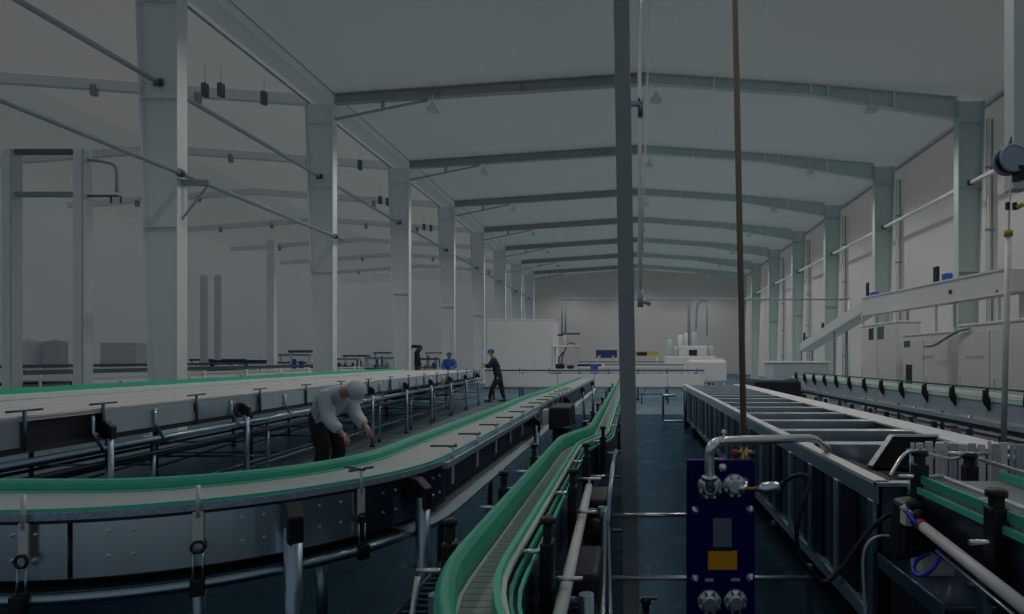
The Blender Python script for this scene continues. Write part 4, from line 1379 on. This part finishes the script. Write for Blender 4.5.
# long dark roller box left of it, behind the washer
t = thing('roller_box', 'dark ribbed roller box beyond the far end of the tank', 'machine', (3.6, 15.8, 0))
build(MB().box(3.05, 4.2, 15.0, 16.6, .5, .92), 'body', M['dark'], t, .02)
for i in range(8):
    build(MB().cyl((3.1, 15.1 + .19 * i, .93), (4.15, 15.1 + .19 * i, .93), .05, 10), 'roller', M['tube_dark'], t)
for (x, y) in ((3.15, 15.1), (4.1, 15.1), (3.15, 16.5), (4.1, 16.5)):
    build(MB().cyl((x, y, 0), (x, y, .5), .03, 8), 'leg', M['tube_dark'], t)

# ------------------------------------------------------------------ far end machines
def cross_conv():
    t = thing('cross_conveyor', 'pale conveyor crossing the far end of the aisle', 'conveyor', (-.5, 22, 0))
    ya = 21.6
    xa, xb = -5.2, 2.6
    build(MB().box(xa, xb, ya, ya + .6, .98, 1.0), 'belt', M['belt'], t)
    n = 6
    for i in range(n):
        a, b = xa + (xb - xa) * i / n + .01, xa + (xb - xa) * (i + 1) / n - .01
        build(MB().box(a, b, ya - .02, ya, .48, .94), 'side_skirt', M['white_machine'], t)
    build(MB().box(xa, xb, ya - .04, ya - .02, 1.03, 1.08), 'guide_rail', M['tube_dark'], t)
    build(MB().box(xa, xb, ya + .6, ya + .62, 1.04, 1.08), 'guide_rail', M['steel_blue'], t)
    build(MB().box(xa, xb, ya - .05, ya, .40, .46), 'lower_rail', M['tube'], t)
    for i in range(8):
        x = xa + .2 + i * 1.05
        leg_part(t, x, ya + .02, .48, .035, None, M['tube_dark'], n=8)
        leg_part(t, x, ya + .56, .98, .035, None, M['tube_dark'], n=8)
        build(MB().cyl((x, ya - .03, .95), (x, ya - .03, 1.14), .015, 6), 'guide_post', M['tube_dark'], t)
cross_conv()
t = thing('guard_barrier', 'low pipe barrier across the aisle in front of the pale crossing conveyor', 'barrier', (.6, 19.8, 0))
build(MB().cyl((-.1, 19.8, .02), (-.1, 19.8, .02 + .0001 + .0), .001, 4) if False else MB().cyl((-.15, 19.8, .33), (1.25, 19.8, .33), .03, 10), 'rail', M['tube_dark'], t)
for x in (.35, 1.2):
    build(MB().cyl((x, 19.8, 0), (x, 19.8, .36), .028, 10), 'post', M['tube_dark'], t)

t = thing('white_tank_box', 'white rounded box on the far end of the crossing conveyor', 'tank', (2.8, 23.6, 0))
build(MB().box(2.2, 3.7, 23.4, 24.6, .55, 1.42), 'body', M['white_machine'], t, .12, seg=4)
build(MB().box(2.25, 3.65, 23.5, 24.5, 1.40, 1.47), 'lid', M['white_machine'], t, .03)
for (x, y) in ((2.3, 23.5), (3.6, 23.5), (2.3, 24.5), (3.6, 24.5)):
    build(MB().cyl((x, y, 0), (x, y, .6), .04, 8), 'leg', M['tube'], t)
build(MB().cyl((2.75, 23.35, .6), (2.75, 23.35, 1.0), .03, 8), 'side_pipe', M['tube'], t)

# filling machine with upright tanks
def filler():
    Y = 31.0
    t = thing('filling_machine', 'grey filling machine with upright cylinders beyond the white box', 'machine', (px2(689, Y), Y, 0))
    x0, x1 = px2(665, Y), px2(714, Y)
    build(MB().box(x0, x1, Y - .6, Y + 1.2, .3, 1.6), 'base', M['white_machine'], t, .05)
    for (a, b, za, zb) in ((667, 672, 355, 340), (673, 678, 356, 347), (703, 707, 356, 347), (708, 713, 356, 346)):
        xa = px2((a + b) / 2, Y)
        build(MB().lathe((xa, Y - .3, 0), [(.12, at(0, za, Y).z), (.13, at(0, za, Y).z + .05), (.13, at(0, zb, Y).z - .06), (.09, at(0, zb, Y).z)], 14), 'cylinder', M['grey_machine'], t)
    for (a, b, zt, m) in ((678, 683, 335, 'steel_pale'), (684, 688, 333, 'steel_pale'), (691, 697, 333, 'grey_machine'), (687.5, 690.5, 300, 'steel_blue')):
        xa = px2((a + b) / 2, Y)
        r = (b - a) / 2 * Y / F
        z1 = at(0, zt, Y).z
        build(MB().lathe((xa, Y, 0), [(r, 1.6), (r, z1 - .05), (r * .7, z1)], 14), 'column', M[m], t)
    build(MB().box(px2(678, Y), px2(706, Y), Y - .5, Y + .4, 1.6, at(0, 346, Y).z), 'head', M['white_machine'], t, .05)
    build(MB().box(px2(688, Y), px2(696, Y), Y - .52, Y - .49, 1.62, at(0, 350, Y).z), 'window', M['dark'], t)
    for (x, y) in ((x0 + .1, Y - .5), (x1 - .1, Y - .5), (x0 + .1, Y + 1.1), (x1 - .1, Y + 1.1)):
        build(MB().cyl((x, y, 0), (x, y, .32), .06, 8), 'leg', M['tube_dark'], t)
filler()

# overhead pipe bridge at the far end
def bridge():
    Y = 24.8
    t = thing('pipe_bridge', 'thin level pipe with drop pipes strung across the far end of the hall', 'pipe', (2, Y, 5.8))
    z = at(0, 299.5, Y).z
    build(MB().cyl((px2(561, Y), Y, z), (px2(850, Y), Y, z), .035, 10), 'level_pipe', M['steel_blue'], t)
    for (px, py) in ((562, 334), (565.5, 334), (707, 336)):
        p = at(px, py, Y)
        build(MB().cyl((p.x, Y, p.z), (p.x, Y, z), .035, 8), 'drop_pipe', M['steel_blue'], t)
    build(MB().tube(bez([at(707, 300, Y), at(700, 302, Y), at(697, 308, Y), at(696, 330, Y)], 6), .045, 8), 'bent_pipe', M['steel_blue'], t)
    for px in (850,):
        p = at(px, 299.5, Y)
        build(MB().cyl((p.x - .05, Y, 0), (p.x - .05, Y, z), .04, 8), 'support', M['steel_pale'], t)
bridge()

# left-centre machine with hoses
def capper():
    Y = 25.0
    t = thing('capping_machine', 'capping machine with dark hoses beyond the crossing conveyor, left of the aisle', 'machine', (px2(563, Y), Y, 0))
    x0, x1 = px2(551, Y), px2(577, Y)
    build(MB().box(x0, x1, Y, Y + 1.0, .1, 1.05), 'base', M['grey_machine'], t, .03)
    build(MB().box(x0 + .04, x1 - .04, Y + .04, Y + .96, 0, .1), 'plinth', M['dark'], t)
    build(MB().box(x0 + .1, x0 + .45, Y - .02, Y, .2, .95), 'door', M['stainless_dark'], t)
    for x in (x0 + .05, x1 - .05):
        build(MB().box(x - .03, x + .03, Y + .02, Y + .08, 1.05, 1.95), 'upright', M['grey_machine'], t)
        build(MB().box(x - .03, x + .03, Y + .9, Y + .96, 1.05, 1.95), 'upright', M['grey_machine'], t)
    build(MB().box(x0, x1, Y, Y + 1.0, 1.95, 2.02), 'hood', M['white_machine'], t, .02)
    build(MB().box(x0 + .15, x0 + .5, Y + .3, Y + .6, 1.05, 1.25), 'turret', M['black'], t, .04)
    build(MB().box(x0 + .62, x0 + .9, Y + .3, Y + .6, 1.05, 1.2), 'turret', M['dark'], t, .04)
    build(MB().tube(bez([(x0 + .4, Y + .2, 1.25), (x0 + .45, Y + .1, 1.5), (x0 + .55, Y + .1, 1.8), (x0 + .7, Y + .2, 2.1), (x1 - .15, Y + .3, 2.1), (x1 - .05, Y + .3, 1.9)], 6), .03, 8), 'hose', M['tube_dark'], t)
    build(MB().tube(bez([(x0 + .3, Y + .2, 1.2), (x0 + .32, Y + .1, 1.5), (x0 + .5, Y + .1, 1.75)], 6), .03, 8), 'hose', M['black'], t)
    build(MB().cyl((x1, Y + .2, 1.2), (x1 + 1.0, Y + .2, 1.2), .05, 8), 'outfeed_tube', M['navy'], t)
    build(MB().box(x1 + .55, x1 + .85, Y + .1, Y + .5, .7, 1.25), 'blue_drive', M['cloth_blue'], t, .03)
    build(MB().box(x0 + .35, x0 + 1.15, Y + .6, Y + .66, 2.48, 2.56).box(x0 + .2, x0 + .42, Y + .6, Y + .66, 2.42, 2.5), 'shelf', M['tube_dark'], t)
    build(MB().cyl((x0 + .5, Y + .63, 2.02), (x0 + .5, Y + .63, 2.5), .03, 8), 'shelf_post', M['steel_pale'], t)
capper()
# the white cabin
t = cabinet('big white cabin with pale grey panels at the far left of the aisle', px2(487, 29), px2(553, 29), 29, 31.4, 3.3, [], name='white_cabin')
for (a, b, c, d) in ((535, 348, 545, 370), (521, 358, 531, 370)):
    p, q = at(a, b, 29), at(c, d, 29)
    build(MB().box(p.x, q.x, 28.97, 29, q.z, p.z), 'panel', M['steel_pale'], t)
# banners
t = thing('navy_banner', 'navy blue banner with yellow foot hanging left of the square post at the far end', 'banner', (px2(606, 38), 38, 0))
p, q = at(596, 350, 38), at(617, 358, 38)
build(MB().box(p.x, q.x, 38, 38.03, q.z, p.z), 'sheet', M['navy'], t)
build(MB().box(p.x + .1, p.x + .3, 37.98, 38, q.z, q.z + .15).box(q.x - .3, q.x - .15, 37.98, 38, q.z, q.z + .15), 'yellow_mark', M['yellow'], t)
for x in (p.x + .05, q.x - .05):
    build(MB().cyl((x, 38.05, 0), (x, 38.05, p.z), .03, 8), 'post', M['steel_pale'], t)
t = thing('yellow_sign', 'yellow and black sign board right of the square post at the far end', 'sign', (px2(648, 38), 38, 0))
p, q = at(633, 351.5, 38), at(658, 355.5, 38)
build(MB().box(p.x, q.x, 38, 38.03, q.z, p.z), 'board', M['yellow'], t)
p2, q2 = at(637, 352.2, 38), at(647, 355.8, 38)
build(MB().box(p2.x, q2.x, 37.97, 38, q2.z, p2.z), 'black_field', M['black'], t)
for x in (p.x + .05, q.x - .05):
    build(MB().cyl((x, 38.05, 0), (x, 38.05, p.z), .03, 8), 'post', M['steel_pale'], t)

# far line conveyors beyond the crossing one
def far_line(label, x0, x1, Y, h, m):
    t = thing('far_conveyor', label, 'conveyor', ((x0 + x1) / 2, Y, 0))
    build(MB().box(x0, x1, Y, Y + .5, h - .04, h), 'belt', M['belt'], t)
    build(MB().box(x0, x1, Y - .02, Y, h - .25, h - .05), 'side_skirt', M[m], t)
    build(MB().box(x0, x1, Y - .03, Y - .01, h + .06, h + .11), 'guide_rail', M['tube_dark'], t)
    n = int((x1 - x0) / 1.4)
    for i in range(n + 1):
        x = x0 + .1 + (x1 - x0 - .2) * i / max(1, n)
        build(MB().cyl((x, Y + .05, 0), (x, Y + .05, h), .035, 6), 'leg', M['tube'], t)
    return t
far_line('far conveyor behind the crossing one, at the foot of the filling machine', -1.2, 2.4, 27.5, 1.1, 'grey_machine')
far_line('farthest low conveyor below the banners at the hall end', -3.0, 3.2, 34.0, 1.2, 'white_machine')

# ------------------------------------------------------------------ left bay background
def gantry():
    Y = 12.0
    t = thing('pipe_gantry', 'pale two-post pipe frame at the left edge behind the wide conveyor', 'frame', (px2(47, Y), Y, 0))
    for px in (12, 83):
        x = px2(px, Y)
        build(MB().box(x - .11, x + .10, Y - .1, Y + .1, 0, 5.6), 'post', M['steel_pale'], t, .01)
        build(MB().box(x + .06, x + .105, Y - .105, Y + .105, .01, 5.6), 'post_flange', M['grey_machine'], t)
    xa, xb = px2(12, Y), px2(76, Y)
    for py, m in ((152, 'tube_dark'), (194.5, 'steel_blue')):
        z = at(0, py, Y).z
        build(MB().box(xa, xb, Y - .05, Y + .05, z - .045, z + .045), 'cross_bar', M[m], t)
    x = px2(88, Y)
    build(MB().tube(bez([at(88, 160, Y), at(104, 162, Y), at(116, 168, Y), at(117, 192, Y)], 6), .03, 8), 'loop_pipe', M['steel_blue'], t)
    build(MB().box(px2(86, Y), px2(118, Y), Y - .03, Y + .03, at(0, 197, Y).z, at(0, 195, Y).z), 'bracket_arm', M['tube_dark'], t)
    for px in (111, 121):
        build(MB().cyl(at(px, 196, Y), at(px, 203, Y), .02, 6), 'hook', M['tube_dark'], t)
gantry()

def bay_line(label, x, ya, yb, h, seed):
    t = thing('bay_conveyor', label, 'conveyor', (x, (ya + yb) / 2, 0))
    C = [Vector((x, ya, 0)), Vector((x, yb, 0))]
    build(MB().rsweep(C, -.5, .5, h - .03, h), 'belt', M['belt'], t)
    build(MB().rsweep(C, .5, .52, h - .26, h - .02), 'side_skirt', M['white_machine'], t)
    build(MB().rsweep(C, .5, .53, h + .05, h + .09), 'guide_rail', M['steel_pale'], t)
    build(MB().rsweep(C, -.5, -.46, h + .10, h + .20), 'far_guide_rail', M['tube_dark'], t)
    build(MB().rsweep(C, -.3, .45, h - .36, h - .30), 'under_tray', M['dark'], t)
    rg = random.Random(seed)
    y = ya + .3
    while y < yb:
        build(MB().cyl((x + .54, y, 0), (x + .54, y, h + .12), .04, 6), 'leg', M['white_plastic'], t)
        build(MB().box(x - .2, x + .2, y + .4, y + 1.0 + rg.random() * .3, h - .3, h - .04), 'drive', M['dark'], t)
        y += 1.75
bay_line('pale conveyor in the left bay, first behind the wide conveyor', -11.9, 12.4, 26, 1.05, 1)
bay_line('pale conveyor in the left bay, second behind the wide conveyor', -17.6, 12, 33, 1.1, 2)

def drum(label, px0, px1, py0, Y, m):
    t = thing('storage_drum', label, 'drum', (px2((px0 + px1) / 2, Y), Y, 0), 'drums by the left wall')
    x = px2((px0 + px1) / 2, Y)
    r = (px1 - px0) / 2 * Y / F
    zt = at(0, py0, Y).z
    build(MB().lathe((x, Y, 0), [(r, .25), (r, zt * .5), (r * 1.03, zt * .52), (r, zt * .54), (r, zt - .06), (r * .9, zt)], 24), 'shell', M[m], t)
    build(MB().lathe((x, Y, 0), [(r * .3, zt - .01), (r * .3, zt + .05), (r * .2, zt + .06)], 14), 'hatch', M['steel_pale'], t)
    for a in (0.6, 2.2, 3.8, 5.4):
        build(MB().cyl((x + math.cos(a) * r * .8, Y + math.sin(a) * r * .8, 0), (x + math.cos(a) * r * .8, Y + math.sin(a) * r * .8, .3), .05, 8), 'leg', M['tube'], t)
drum('pale grey drum in the left bay, left of the darker one', 19, 42, 341, 24, 'steel_pale')
drum('darker grey drum in the left bay, right of the pale one', 46, 65, 341, 24, 'grey_machine')
cabinet('low white cabinet with small dark dials in the left bay', px2(100, 26), px2(136, 26), 26, 27, 2.1, [])
for i, (px, py) in enumerate(((112, 349), (124, 350))):
    pass
# bay posts
for i, (px, Y, pt) in enumerate(((272, 22, 240), (204, 30, 275), (218, 32, 275))):
    x = px2(px, Y)
    t = thing('slim_post', 'slim pale post standing in the left bay, %s of three' % ('tallest and nearest', 'left of the two far ones', 'right of the two far ones')[i], 'post', (x, Y, 0))
    build(MB().box(x - .13, x + .13, Y - .1, Y + .1, .02, at(0, pt, Y).z), 'shaft', M['steel_pale'], t, .01)
    build(MB().box(x - .25, x + .25, Y - .2, Y + .2, 0, .02), 'base_plate', M['steel_pale'], t)

# small machines of the left bay seen between the columns
def bay_machine(label, pxa, pxb, py_top, Y, kind):
    xa, xb = px2(pxa, Y), px2(pxb, Y)
    zt = at(0, py_top, Y).z
    t = thing('bay_machine', label, 'machine', ((xa + xb) / 2, Y, 0))
    build(MB().box(xa, xb, Y, Y + .9, .12, .95), 'base', M['grey_machine'], t, .03)
    build(MB().box(xa + .05, xb - .05, Y + .05, Y + .85, 0, .12), 'plinth', M['dark'], t)
    rg = random.Random(kind * 17 + int(pxa))
    n = max(3, int((xb - xa) / .26))
    for i in range(n):
        x = xa + (xb - xa) * (i + .5) / n
        w = rg.uniform(.03, .08)
        h = .95 + (zt - 1.05) * rg.uniform(.3, 1.0)
        y = Y + rg.uniform(.05, .6)
        mm = M[rg.choice(('dark', 'steel_blue', 'grey_machine', 'cloth_blue', 'white_machine', 'tube_dark'))]
        if rg.random() < .5:
            build(MB().box(x - w, x + w, y, y + .15, .95, h), 'head', mm, t, .01)
        else:
            build(MB().lathe((x, y, 0), [(w, .95), (w, h - .06), (w * .5, h)], 10), 'head', mm, t)
    build(MB().box(xa, xb, Y - .03, Y, .99, 1.05), 'guide_rail', M['tube_dark'], t)
    build(MB().box(xa, xb, Y + .2, Y + .6, zt - .1, zt), 'canopy', M[('steel_blue', 'tube_dark', 'navy')[kind % 3]], t, .01)
    for x in (xa + .03, xb - .03):
        build(MB().box(x - .03, x + .03, Y + .35, Y + .45, .95, zt - .05), 'upright', M['steel_pale'], t)
bay_machine('low machine under a flat dark canopy, between second and third left column', 362, 396, 357, 27, 0)
bay_machine('bluish machine under a narrow canopy left of the second left column', 285, 311, 350, 24, 1)
bay_machine('long low machine in the left bay beside the tallest slim post', 205, 262, 360, 24, 2)
bay_machine('small machine just left of the third column in the left bay', 330, 356, 358, 30, 0)
bay_machine('low machine between third and fourth left column', 415, 436, 358, 31, 1)
bay_machine('far busy machine under a bluish canopy, right of the tallest slim post', 276, 306, 354, 34, 0)
bay_machine('far busy machine seen just right of the second left column', 341, 366, 355, 36, 2)
bay_machine('far busy machine just left of the third left column', 372, 388, 352, 38, 1)
bay_machine('far busy machine seen just right of the nearest left column', 186, 240, 359, 34, 2)
bay_machine('far busy machine left of the person behind the wide conveyor', 424, 441, 352, 38, 0)
t = thing('robot_arm', 'dark jointed arm standing between third and fourth left column', 'machine', (px2(418, 28), 28, 0))
x = px2(418, 28)
build(MB().lathe((x, 28, 0), [(.3, 0), (.3, .1), (.16, .2), (.14, 1.2)], 14), 'pedestal', M['dark'], t)
build(MB().tube([(x, 28, 1.15), (x - .05, 28, 1.75), (x + .15, 28, 2.0)], [.16, .12, .09], 10), 'lower_arm', M['dark'], t)
build(MB().tube([(x + .15, 28, 2.0), (x - .25, 28, 2.05), (x - .35, 28, 1.9)], [.1, .07, .05], 10), 'upper_arm', M['dark'], t)
t = thing('blue_crate', 'small bright blue crate beside the low canopy machine in the left bay', 'crate', (px2(396, 26.5), 26.5, 0))
p, q = at(394, 361, 26.5), at(398, 371, 26.5)
build(MB().box(p.x, q.x, 26.5, 26.8, 0, p.z - .05), 'body', M['cloth_blue'], t, .01)
build(MB().box(p.x - .02, q.x + .02, 26.48, 26.82, p.z - .05, p.z), 'rim', M['cloth_blue'], t, .01)

# ------------------------------------------------------------------ people
def skin_mesh(name, verts, edges, radii, root, m, parent, lv=2):
    me = bpy.data.meshes.new(name)
    off = OFF.get(parent, Vector((0, 0, 0)))
    me.from_pydata([tuple(Vector(v) - off) for v in verts], edges, [])
    o = bpy.data.objects.new(name, me)
    COL.objects.link(o)
    o.parent = parent
    OFF[o] = off
    me.materials.append(m)
    sk = o.modifiers.new('skin', 'SKIN')
    sk.use_smooth_shade = True
    for i, sv in enumerate(me.skin_vertices[0].data):
        r = radii[i]
        sv.radius = r if isinstance(r, tuple) else (r, r)
        sv.use_root = (i == root)
    ss = o.modifiers.new('sub', 'SUBSURF')
    ss.levels = lv
    ss.render_levels = lv
    return o


def person(label, J, top_m, leg_m, cap_m, face, scale=1.0, long_sleeve=True):
    """J: dict of joints in world space; face: unit vector the head looks along"""
    t = thing('person', label, 'person', ((J['lf'].x + J['rf'].x) / 2, (J['lf'].y + J['rf'].y) / 2, 0))
    names = ['pelvis', 'waist', 'chest', 'neck', 'head0', 'head1',
             'ls', 'le', 'lw', 'rs', 're', 'rw',
             'lh', 'lk', 'la', 'lf', 'rh', 'rk', 'ra', 'rf']
    rad = dict(pelvis=.125, waist=.115, chest=.125, neck=.050, head0=.085, head1=.075, ls=.062, le=.045, lw=.032, rs=.062, re=.045, rw=.032,
               lh=.088, lk=.062, la=.042, lf=.035, rh=.088, rk=.062, ra=.042, rf=.035)
    ed = [('pelvis', 'waist'), ('waist', 'chest'), ('chest', 'neck'), ('neck', 'head0'), ('head0', 'head1'), ('chest', 'ls'), ('ls', 'le'), ('le', 'lw'),
          ('chest', 'rs'), ('rs', 're'), ('re', 'rw'), ('pelvis', 'lh'), ('lh', 'lk'), ('lk', 'la'), ('la', 'lf'), ('pelvis', 'rh'), ('rh', 'rk'), ('rk', 'ra'), ('ra', 'rf')]
    V = [J[n] for n in names]
    E = [(names.index(a), names.index(b)) for a, b in ed]
    R = [rad[n] * scale for n in names]
    # hands: palm and five fingers grown from each wrist
    for s in ('l', 'r'):
        w, e = J[s + 'w'], J[s + 'e']
        d = (w - e).normalized()
        side = d.cross(Vector((0, 0, 1)))
        side = side.normalized() if side.length > .1 else Vector((1, 0, 0))
        wi = names.index(s + 'w')
        V.append(w + d * .06); R.append(.03 * scale); E.append((wi, len(V) - 1))
        pi_ = len(V) - 1
        dn = side.cross(d).normalized()
        if dn.z > 0: dn = -dn
        for k, (o_, L_) in enumerate(((-.03, .075), (-.01, .088), (.01, .082), (.03, .065))):
            b0 = w + d * .10 + side * o_
            V.append(b0); R.append(.010 * scale); E.append((pi_, len(V) - 1))
            V.append(b0 + d * L_ * .55 + dn * .012); R.append(.009 * scale); E.append((len(V) - 2, len(V) - 1))
            V.append(b0 + d * L_ * .85 + dn * .045); R.append(.007 * scale); E.append((len(V) - 2, len(V) - 1))
        V.append(w + d * .055 - side * .045 + dn * .015); R.append(.011 * scale); E.append((pi_, len(V) - 1))
        V.append(w + d * .095 - side * .06 + dn * .035); R.append(.008 * scale); E.append((len(V) - 2, len(V) - 1))
    body = skin_mesh('body', V, E, R, 0, M['skin'], t)
    # clothes
    def wear(nm, keys, pairs, grow, m, extra=None):
        vv = [J[k] for k in keys]
        rr = [rad[k] * scale + grow for k in keys]
        ee = [(keys.index(a), keys.index(b)) for a, b in pairs]
        return skin_mesh(nm, vv, ee, rr, 0, m, t)
    J = dict(J)
    J['collar'] = J['chest'].lerp(J['neck'], .78)
    J['hem'] = J['pelvis'] + (J['pelvis'] - J['waist']) * .35
    J['belt'] = J['pelvis'].lerp(J['waist'], .55)
    rad.update(collar=.062, hem=.130, belt=.118)
    keys = ['waist', 'pelvis', 'chest', 'ls', 'le', 'rs', 're', 'collar', 'hem'] + (['lw', 'rw'] if long_sleeve else [])
    prs = [('waist', 'pelvis'), ('pelvis', 'hem'), ('chest', 'collar'), ('waist', 'chest'), ('chest', 'ls'), ('ls', 'le'), ('chest', 'rs'), ('rs', 're')] + ([('le', 'lw'), ('re', 'rw')] if long_sleeve else [])
    wear('jacket', keys, prs, .034, top_m)
    wear('trousers', ['pelvis', 'belt', 'lh', 'lk', 'la', 'rh', 'rk', 'ra'], [('pelvis', 'belt'), ('pelvis', 'lh'), ('lh', 'lk'), ('lk', 'la'), ('pelvis', 'rh'), ('rh', 'rk'), ('rk', 'ra')], .024, leg_m)
    for s in ('l', 'r'):
        a, f = J[s + 'a'], J[s + 'f']
        d = Vector((f.x - a.x, f.y - a.y, 0)).normalized()
        w = Vector((-d.y, d.x, 0))
        h = Vector((a.x, a.y, 0)) - d * .06
        L_ = .27 * scale
        z0 = max(0, min(a.z, f.z) - .05)
        sh = MB()
        ol = [(0, -.035), (L_ * .5, -.045), (L_ * .85, -.045), (L_, -.02), (L_, .02), (L_ * .85, .045), (L_ * .5, .045), (0, .035)]
        b0 = [h + d * u + w * v + Vector((0, 0, z0)) for u, v in ol]
        t0 = [h + d * (u * .92 + .01) + w * v * .8 + Vector((0, 0, z0 + (.09 if u < L_ * .4 else .055))) for u, v in ol]
        sh.add(b0 + t0, [tuple(reversed(range(8))), tuple(range(8, 16))] + [(i, (i + 1) % 8, 8 + (i + 1) % 8, 8 + i) for i in range(8)])
        build(sh, 'shoe', M['black'], t, .012)
    # head details
    up = (J['head1'] - J['head0']).normalized()
    fw = (face - up * face.dot(up)).normalized()
    rt = fw.cross(up)
    hc = (J['head0'] + J['head1']) / 2
    build(MB().poly([hc + fw * .085 + up * .02 - rt * .012, hc + fw * .085 + up * .02 + rt * .012, hc + fw * .085 - up * .03 + rt * .018, hc + fw * .115 - up * .03, hc + fw * .085 - up * .03 - rt * .018], -fw * .02), 'nose', M['skin'], t, .004)
    for s in (-1, 1):
        c = hc + rt * .088 * s - up * .005
        build(MB().tube([c - up * .03, c + up * .03 - fw * .01], [.012, .018], 8), 'ear', M['skin'], t)
        e = hc + fw * .083 + rt * .032 * s + up * .015
        build(MB().lathe(e, [(.001, -.01), (.011, -.005), (.011, .005), (.001, .01)], 8), 'eye', M['black'], t)
    build(MB().bar(hc + fw * .084 - up * .055 - rt * .025, hc + fw * .084 - up * .055 + rt * .025, .01, .008), 'mouth', M['red'], t)
    # hair rim and cap
    def dome(scale_r, z0, n=16, rows=6, back=0.0):
        mb = MB()
        vs, fs = [], []
        for i in range(rows + 1):
            a = PI / 2 * i / rows
            for j in range(n):
                b = 2 * PI * j / n
                vs.append(hc + up * (z0 + math.sin(a) * .088 * scale_r) + (fw * math.cos(b) * 1.1 + rt * math.sin(b)) * math.cos(a) * .094 * scale_r - fw * .005)
        for i in range(rows):
            for j in range(n):
                j2 = (j + 1) % n
                fs.append((i * n + j, i * n + j2, (i + 1) * n + j2, (i + 1) * n + j))
        fs.append(tuple(range(n)))
        mb.add(vs, fs, True)
        return mb
    hm = MB()
    hm.tube([hc + up * .03 - fw * .03, hc - up * .045 - fw * .045], [.088, .06], 14)
    build(hm, 'hair', M['hair'], t)
    cap = build(dome(1.12, .03), 'cap', cap_m, t)
    pk = MB()
    q = hc + up * .035 + fw * .085
    pk.poly([q - rt * .07, q + rt * .07, q + rt * .05 + fw * .07 - up * .01, q - rt * .05 + fw * .07 - up * .01], up * .008)
    build(pk, 'peak', cap_m, cap)
    return t


def V3(px, py, Y):
    return at(px, py, Y)


# worker in dark clothes striding beside the far end of the wide conveyor, leaning left
Yp = 20.9
JP = dict(
    pelvis=V3(498.5, 378, Yp), waist=V3(497.5, 371, Yp), chest=V3(494.5, 362.5, Yp - .02), neck=V3(492.3, 357, Yp - .03), head0=V3(491.3, 354, Yp - .04), head1=V3(490.6, 351.2, Yp - .04),
    ls=V3(492.0, 361, Yp - .20), le=V3(489.0, 366.5, Yp - .27), lw=V3(485.6, 364.8, Yp - .22),
    rs=V3(494.6, 360.5, Yp + .18), re=V3(490.0, 366.5, Yp + .28), rw=V3(485.5, 366.5, Yp + .26),
    lh=V3(497.2, 380, Yp - .09), lk=V3(492.0, 388.5, Yp - .16), la=V3(489.6, 399.2, Yp - .13), lf=V3(486.0, 400.6, Yp - .13),
    rh=V3(499.6, 380, Yp + .09), rk=V3(501.8, 389.5, Yp + .08), ra=V3(504.2, 399.0, Yp + .12), rf=V3(501.0, 400.4, Yp + .12))
person('person in dark work clothes and blue cap striding beside the wide conveyor end', JP, M['cloth_navy'], M['cloth_black'], M['cloth_blue'], Vector((-.85, -.2, -.45)).normalized())

# second worker further off behind the wide conveyor
Yq = 24.5
def off(j, dx):
    return Vector((j.x + dx, j.y, j.z))
bx = px2(449.5, Yq)
JQ = dict(
    pelvis=Vector((bx, Yq, .92)), waist=Vector((bx, Yq, 1.08)), chest=Vector((bx + .01, Yq - .03, 1.32)), neck=Vector((bx + .01, Yq - .05, 1.47)), head0=Vector((bx + .01, Yq - .07, 1.56)), head1=Vector((bx + .01, Yq - .09, 1.66)),
    ls=Vector((bx - .19, Yq, 1.38)), le=Vector((bx - .25, Yq - .08, 1.14)), lw=Vector((bx - .12, Yq - .28, 1.08)),
    rs=Vector((bx + .19, Yq, 1.38)), re=Vector((bx + .27, Yq - .10, 1.15)), rw=Vector((bx + .22, Yq - .33, 1.12)),
    lh=Vector((bx - .09, Yq, .88)), lk=Vector((bx - .10, Yq - .03, .48)), la=Vector((bx - .10, Yq, .09)), lf=Vector((bx - .10, Yq - .12, .04)),
    rh=Vector((bx + .09, Yq, .88)), rk=Vector((bx + .10, Yq - .03, .48)), ra=Vector((bx + .10, Yq, .09)), rf=Vector((bx + .10, Yq - .12, .04)))
person('person in blue cap and blue jacket standing behind the wide conveyor end', JQ, M['cloth_blue'], M['cloth_black'], M['cloth_blue'], Vector((0, -1, -.3)).normalized())

# third worker stooping in the gap between the two left conveyors
Yr = 7.0
bx = -3.50
JR = dict(
    pelvis=Vector((bx - .08, Yr + .05, .84)), waist=Vector((bx - .0, Yr, .97)), chest=Vector((bx + .17, Yr - .10, 1.10)), neck=Vector((bx + .31, Yr - .17, 1.13)), head0=Vector((bx + .39, Yr - .22, 1.12)), head1=Vector((bx + .47, Yr - .27, 1.15)),
    ls=Vector((bx + .20, Yr + .10, 1.09)), le=Vector((bx + .28, Yr + .10, .84)), lw=Vector((bx + .44, Yr - .02, .72)),
    rs=Vector((bx + .13, Yr - .29, 1.08)), re=Vector((bx + .18, Yr - .34, .83)), rw=Vector((bx + .33, Yr - .38, .70)),
    lh=Vector((bx - .05, Yr + .14, .80)), lk=Vector((bx + .08, Yr + .15, .45)), la=Vector((bx - .02, Yr + .16, .09)), lf=Vector((bx + .11, Yr + .12, .04)),
    rh=Vector((bx - .10, Yr - .05, .80)), rk=Vector((bx + .02, Yr - .10, .44)), ra=Vector((bx - .10, Yr - .10, .09)), rf=Vector((bx + .03, Yr - .14, .04)))
person('person in pale shirt and dark trousers stooping between the two left conveyors', JR, M['cloth_pale'], M['cloth_black'], M['cloth_pale'], Vector((.6, -.4, -.7)).normalized())
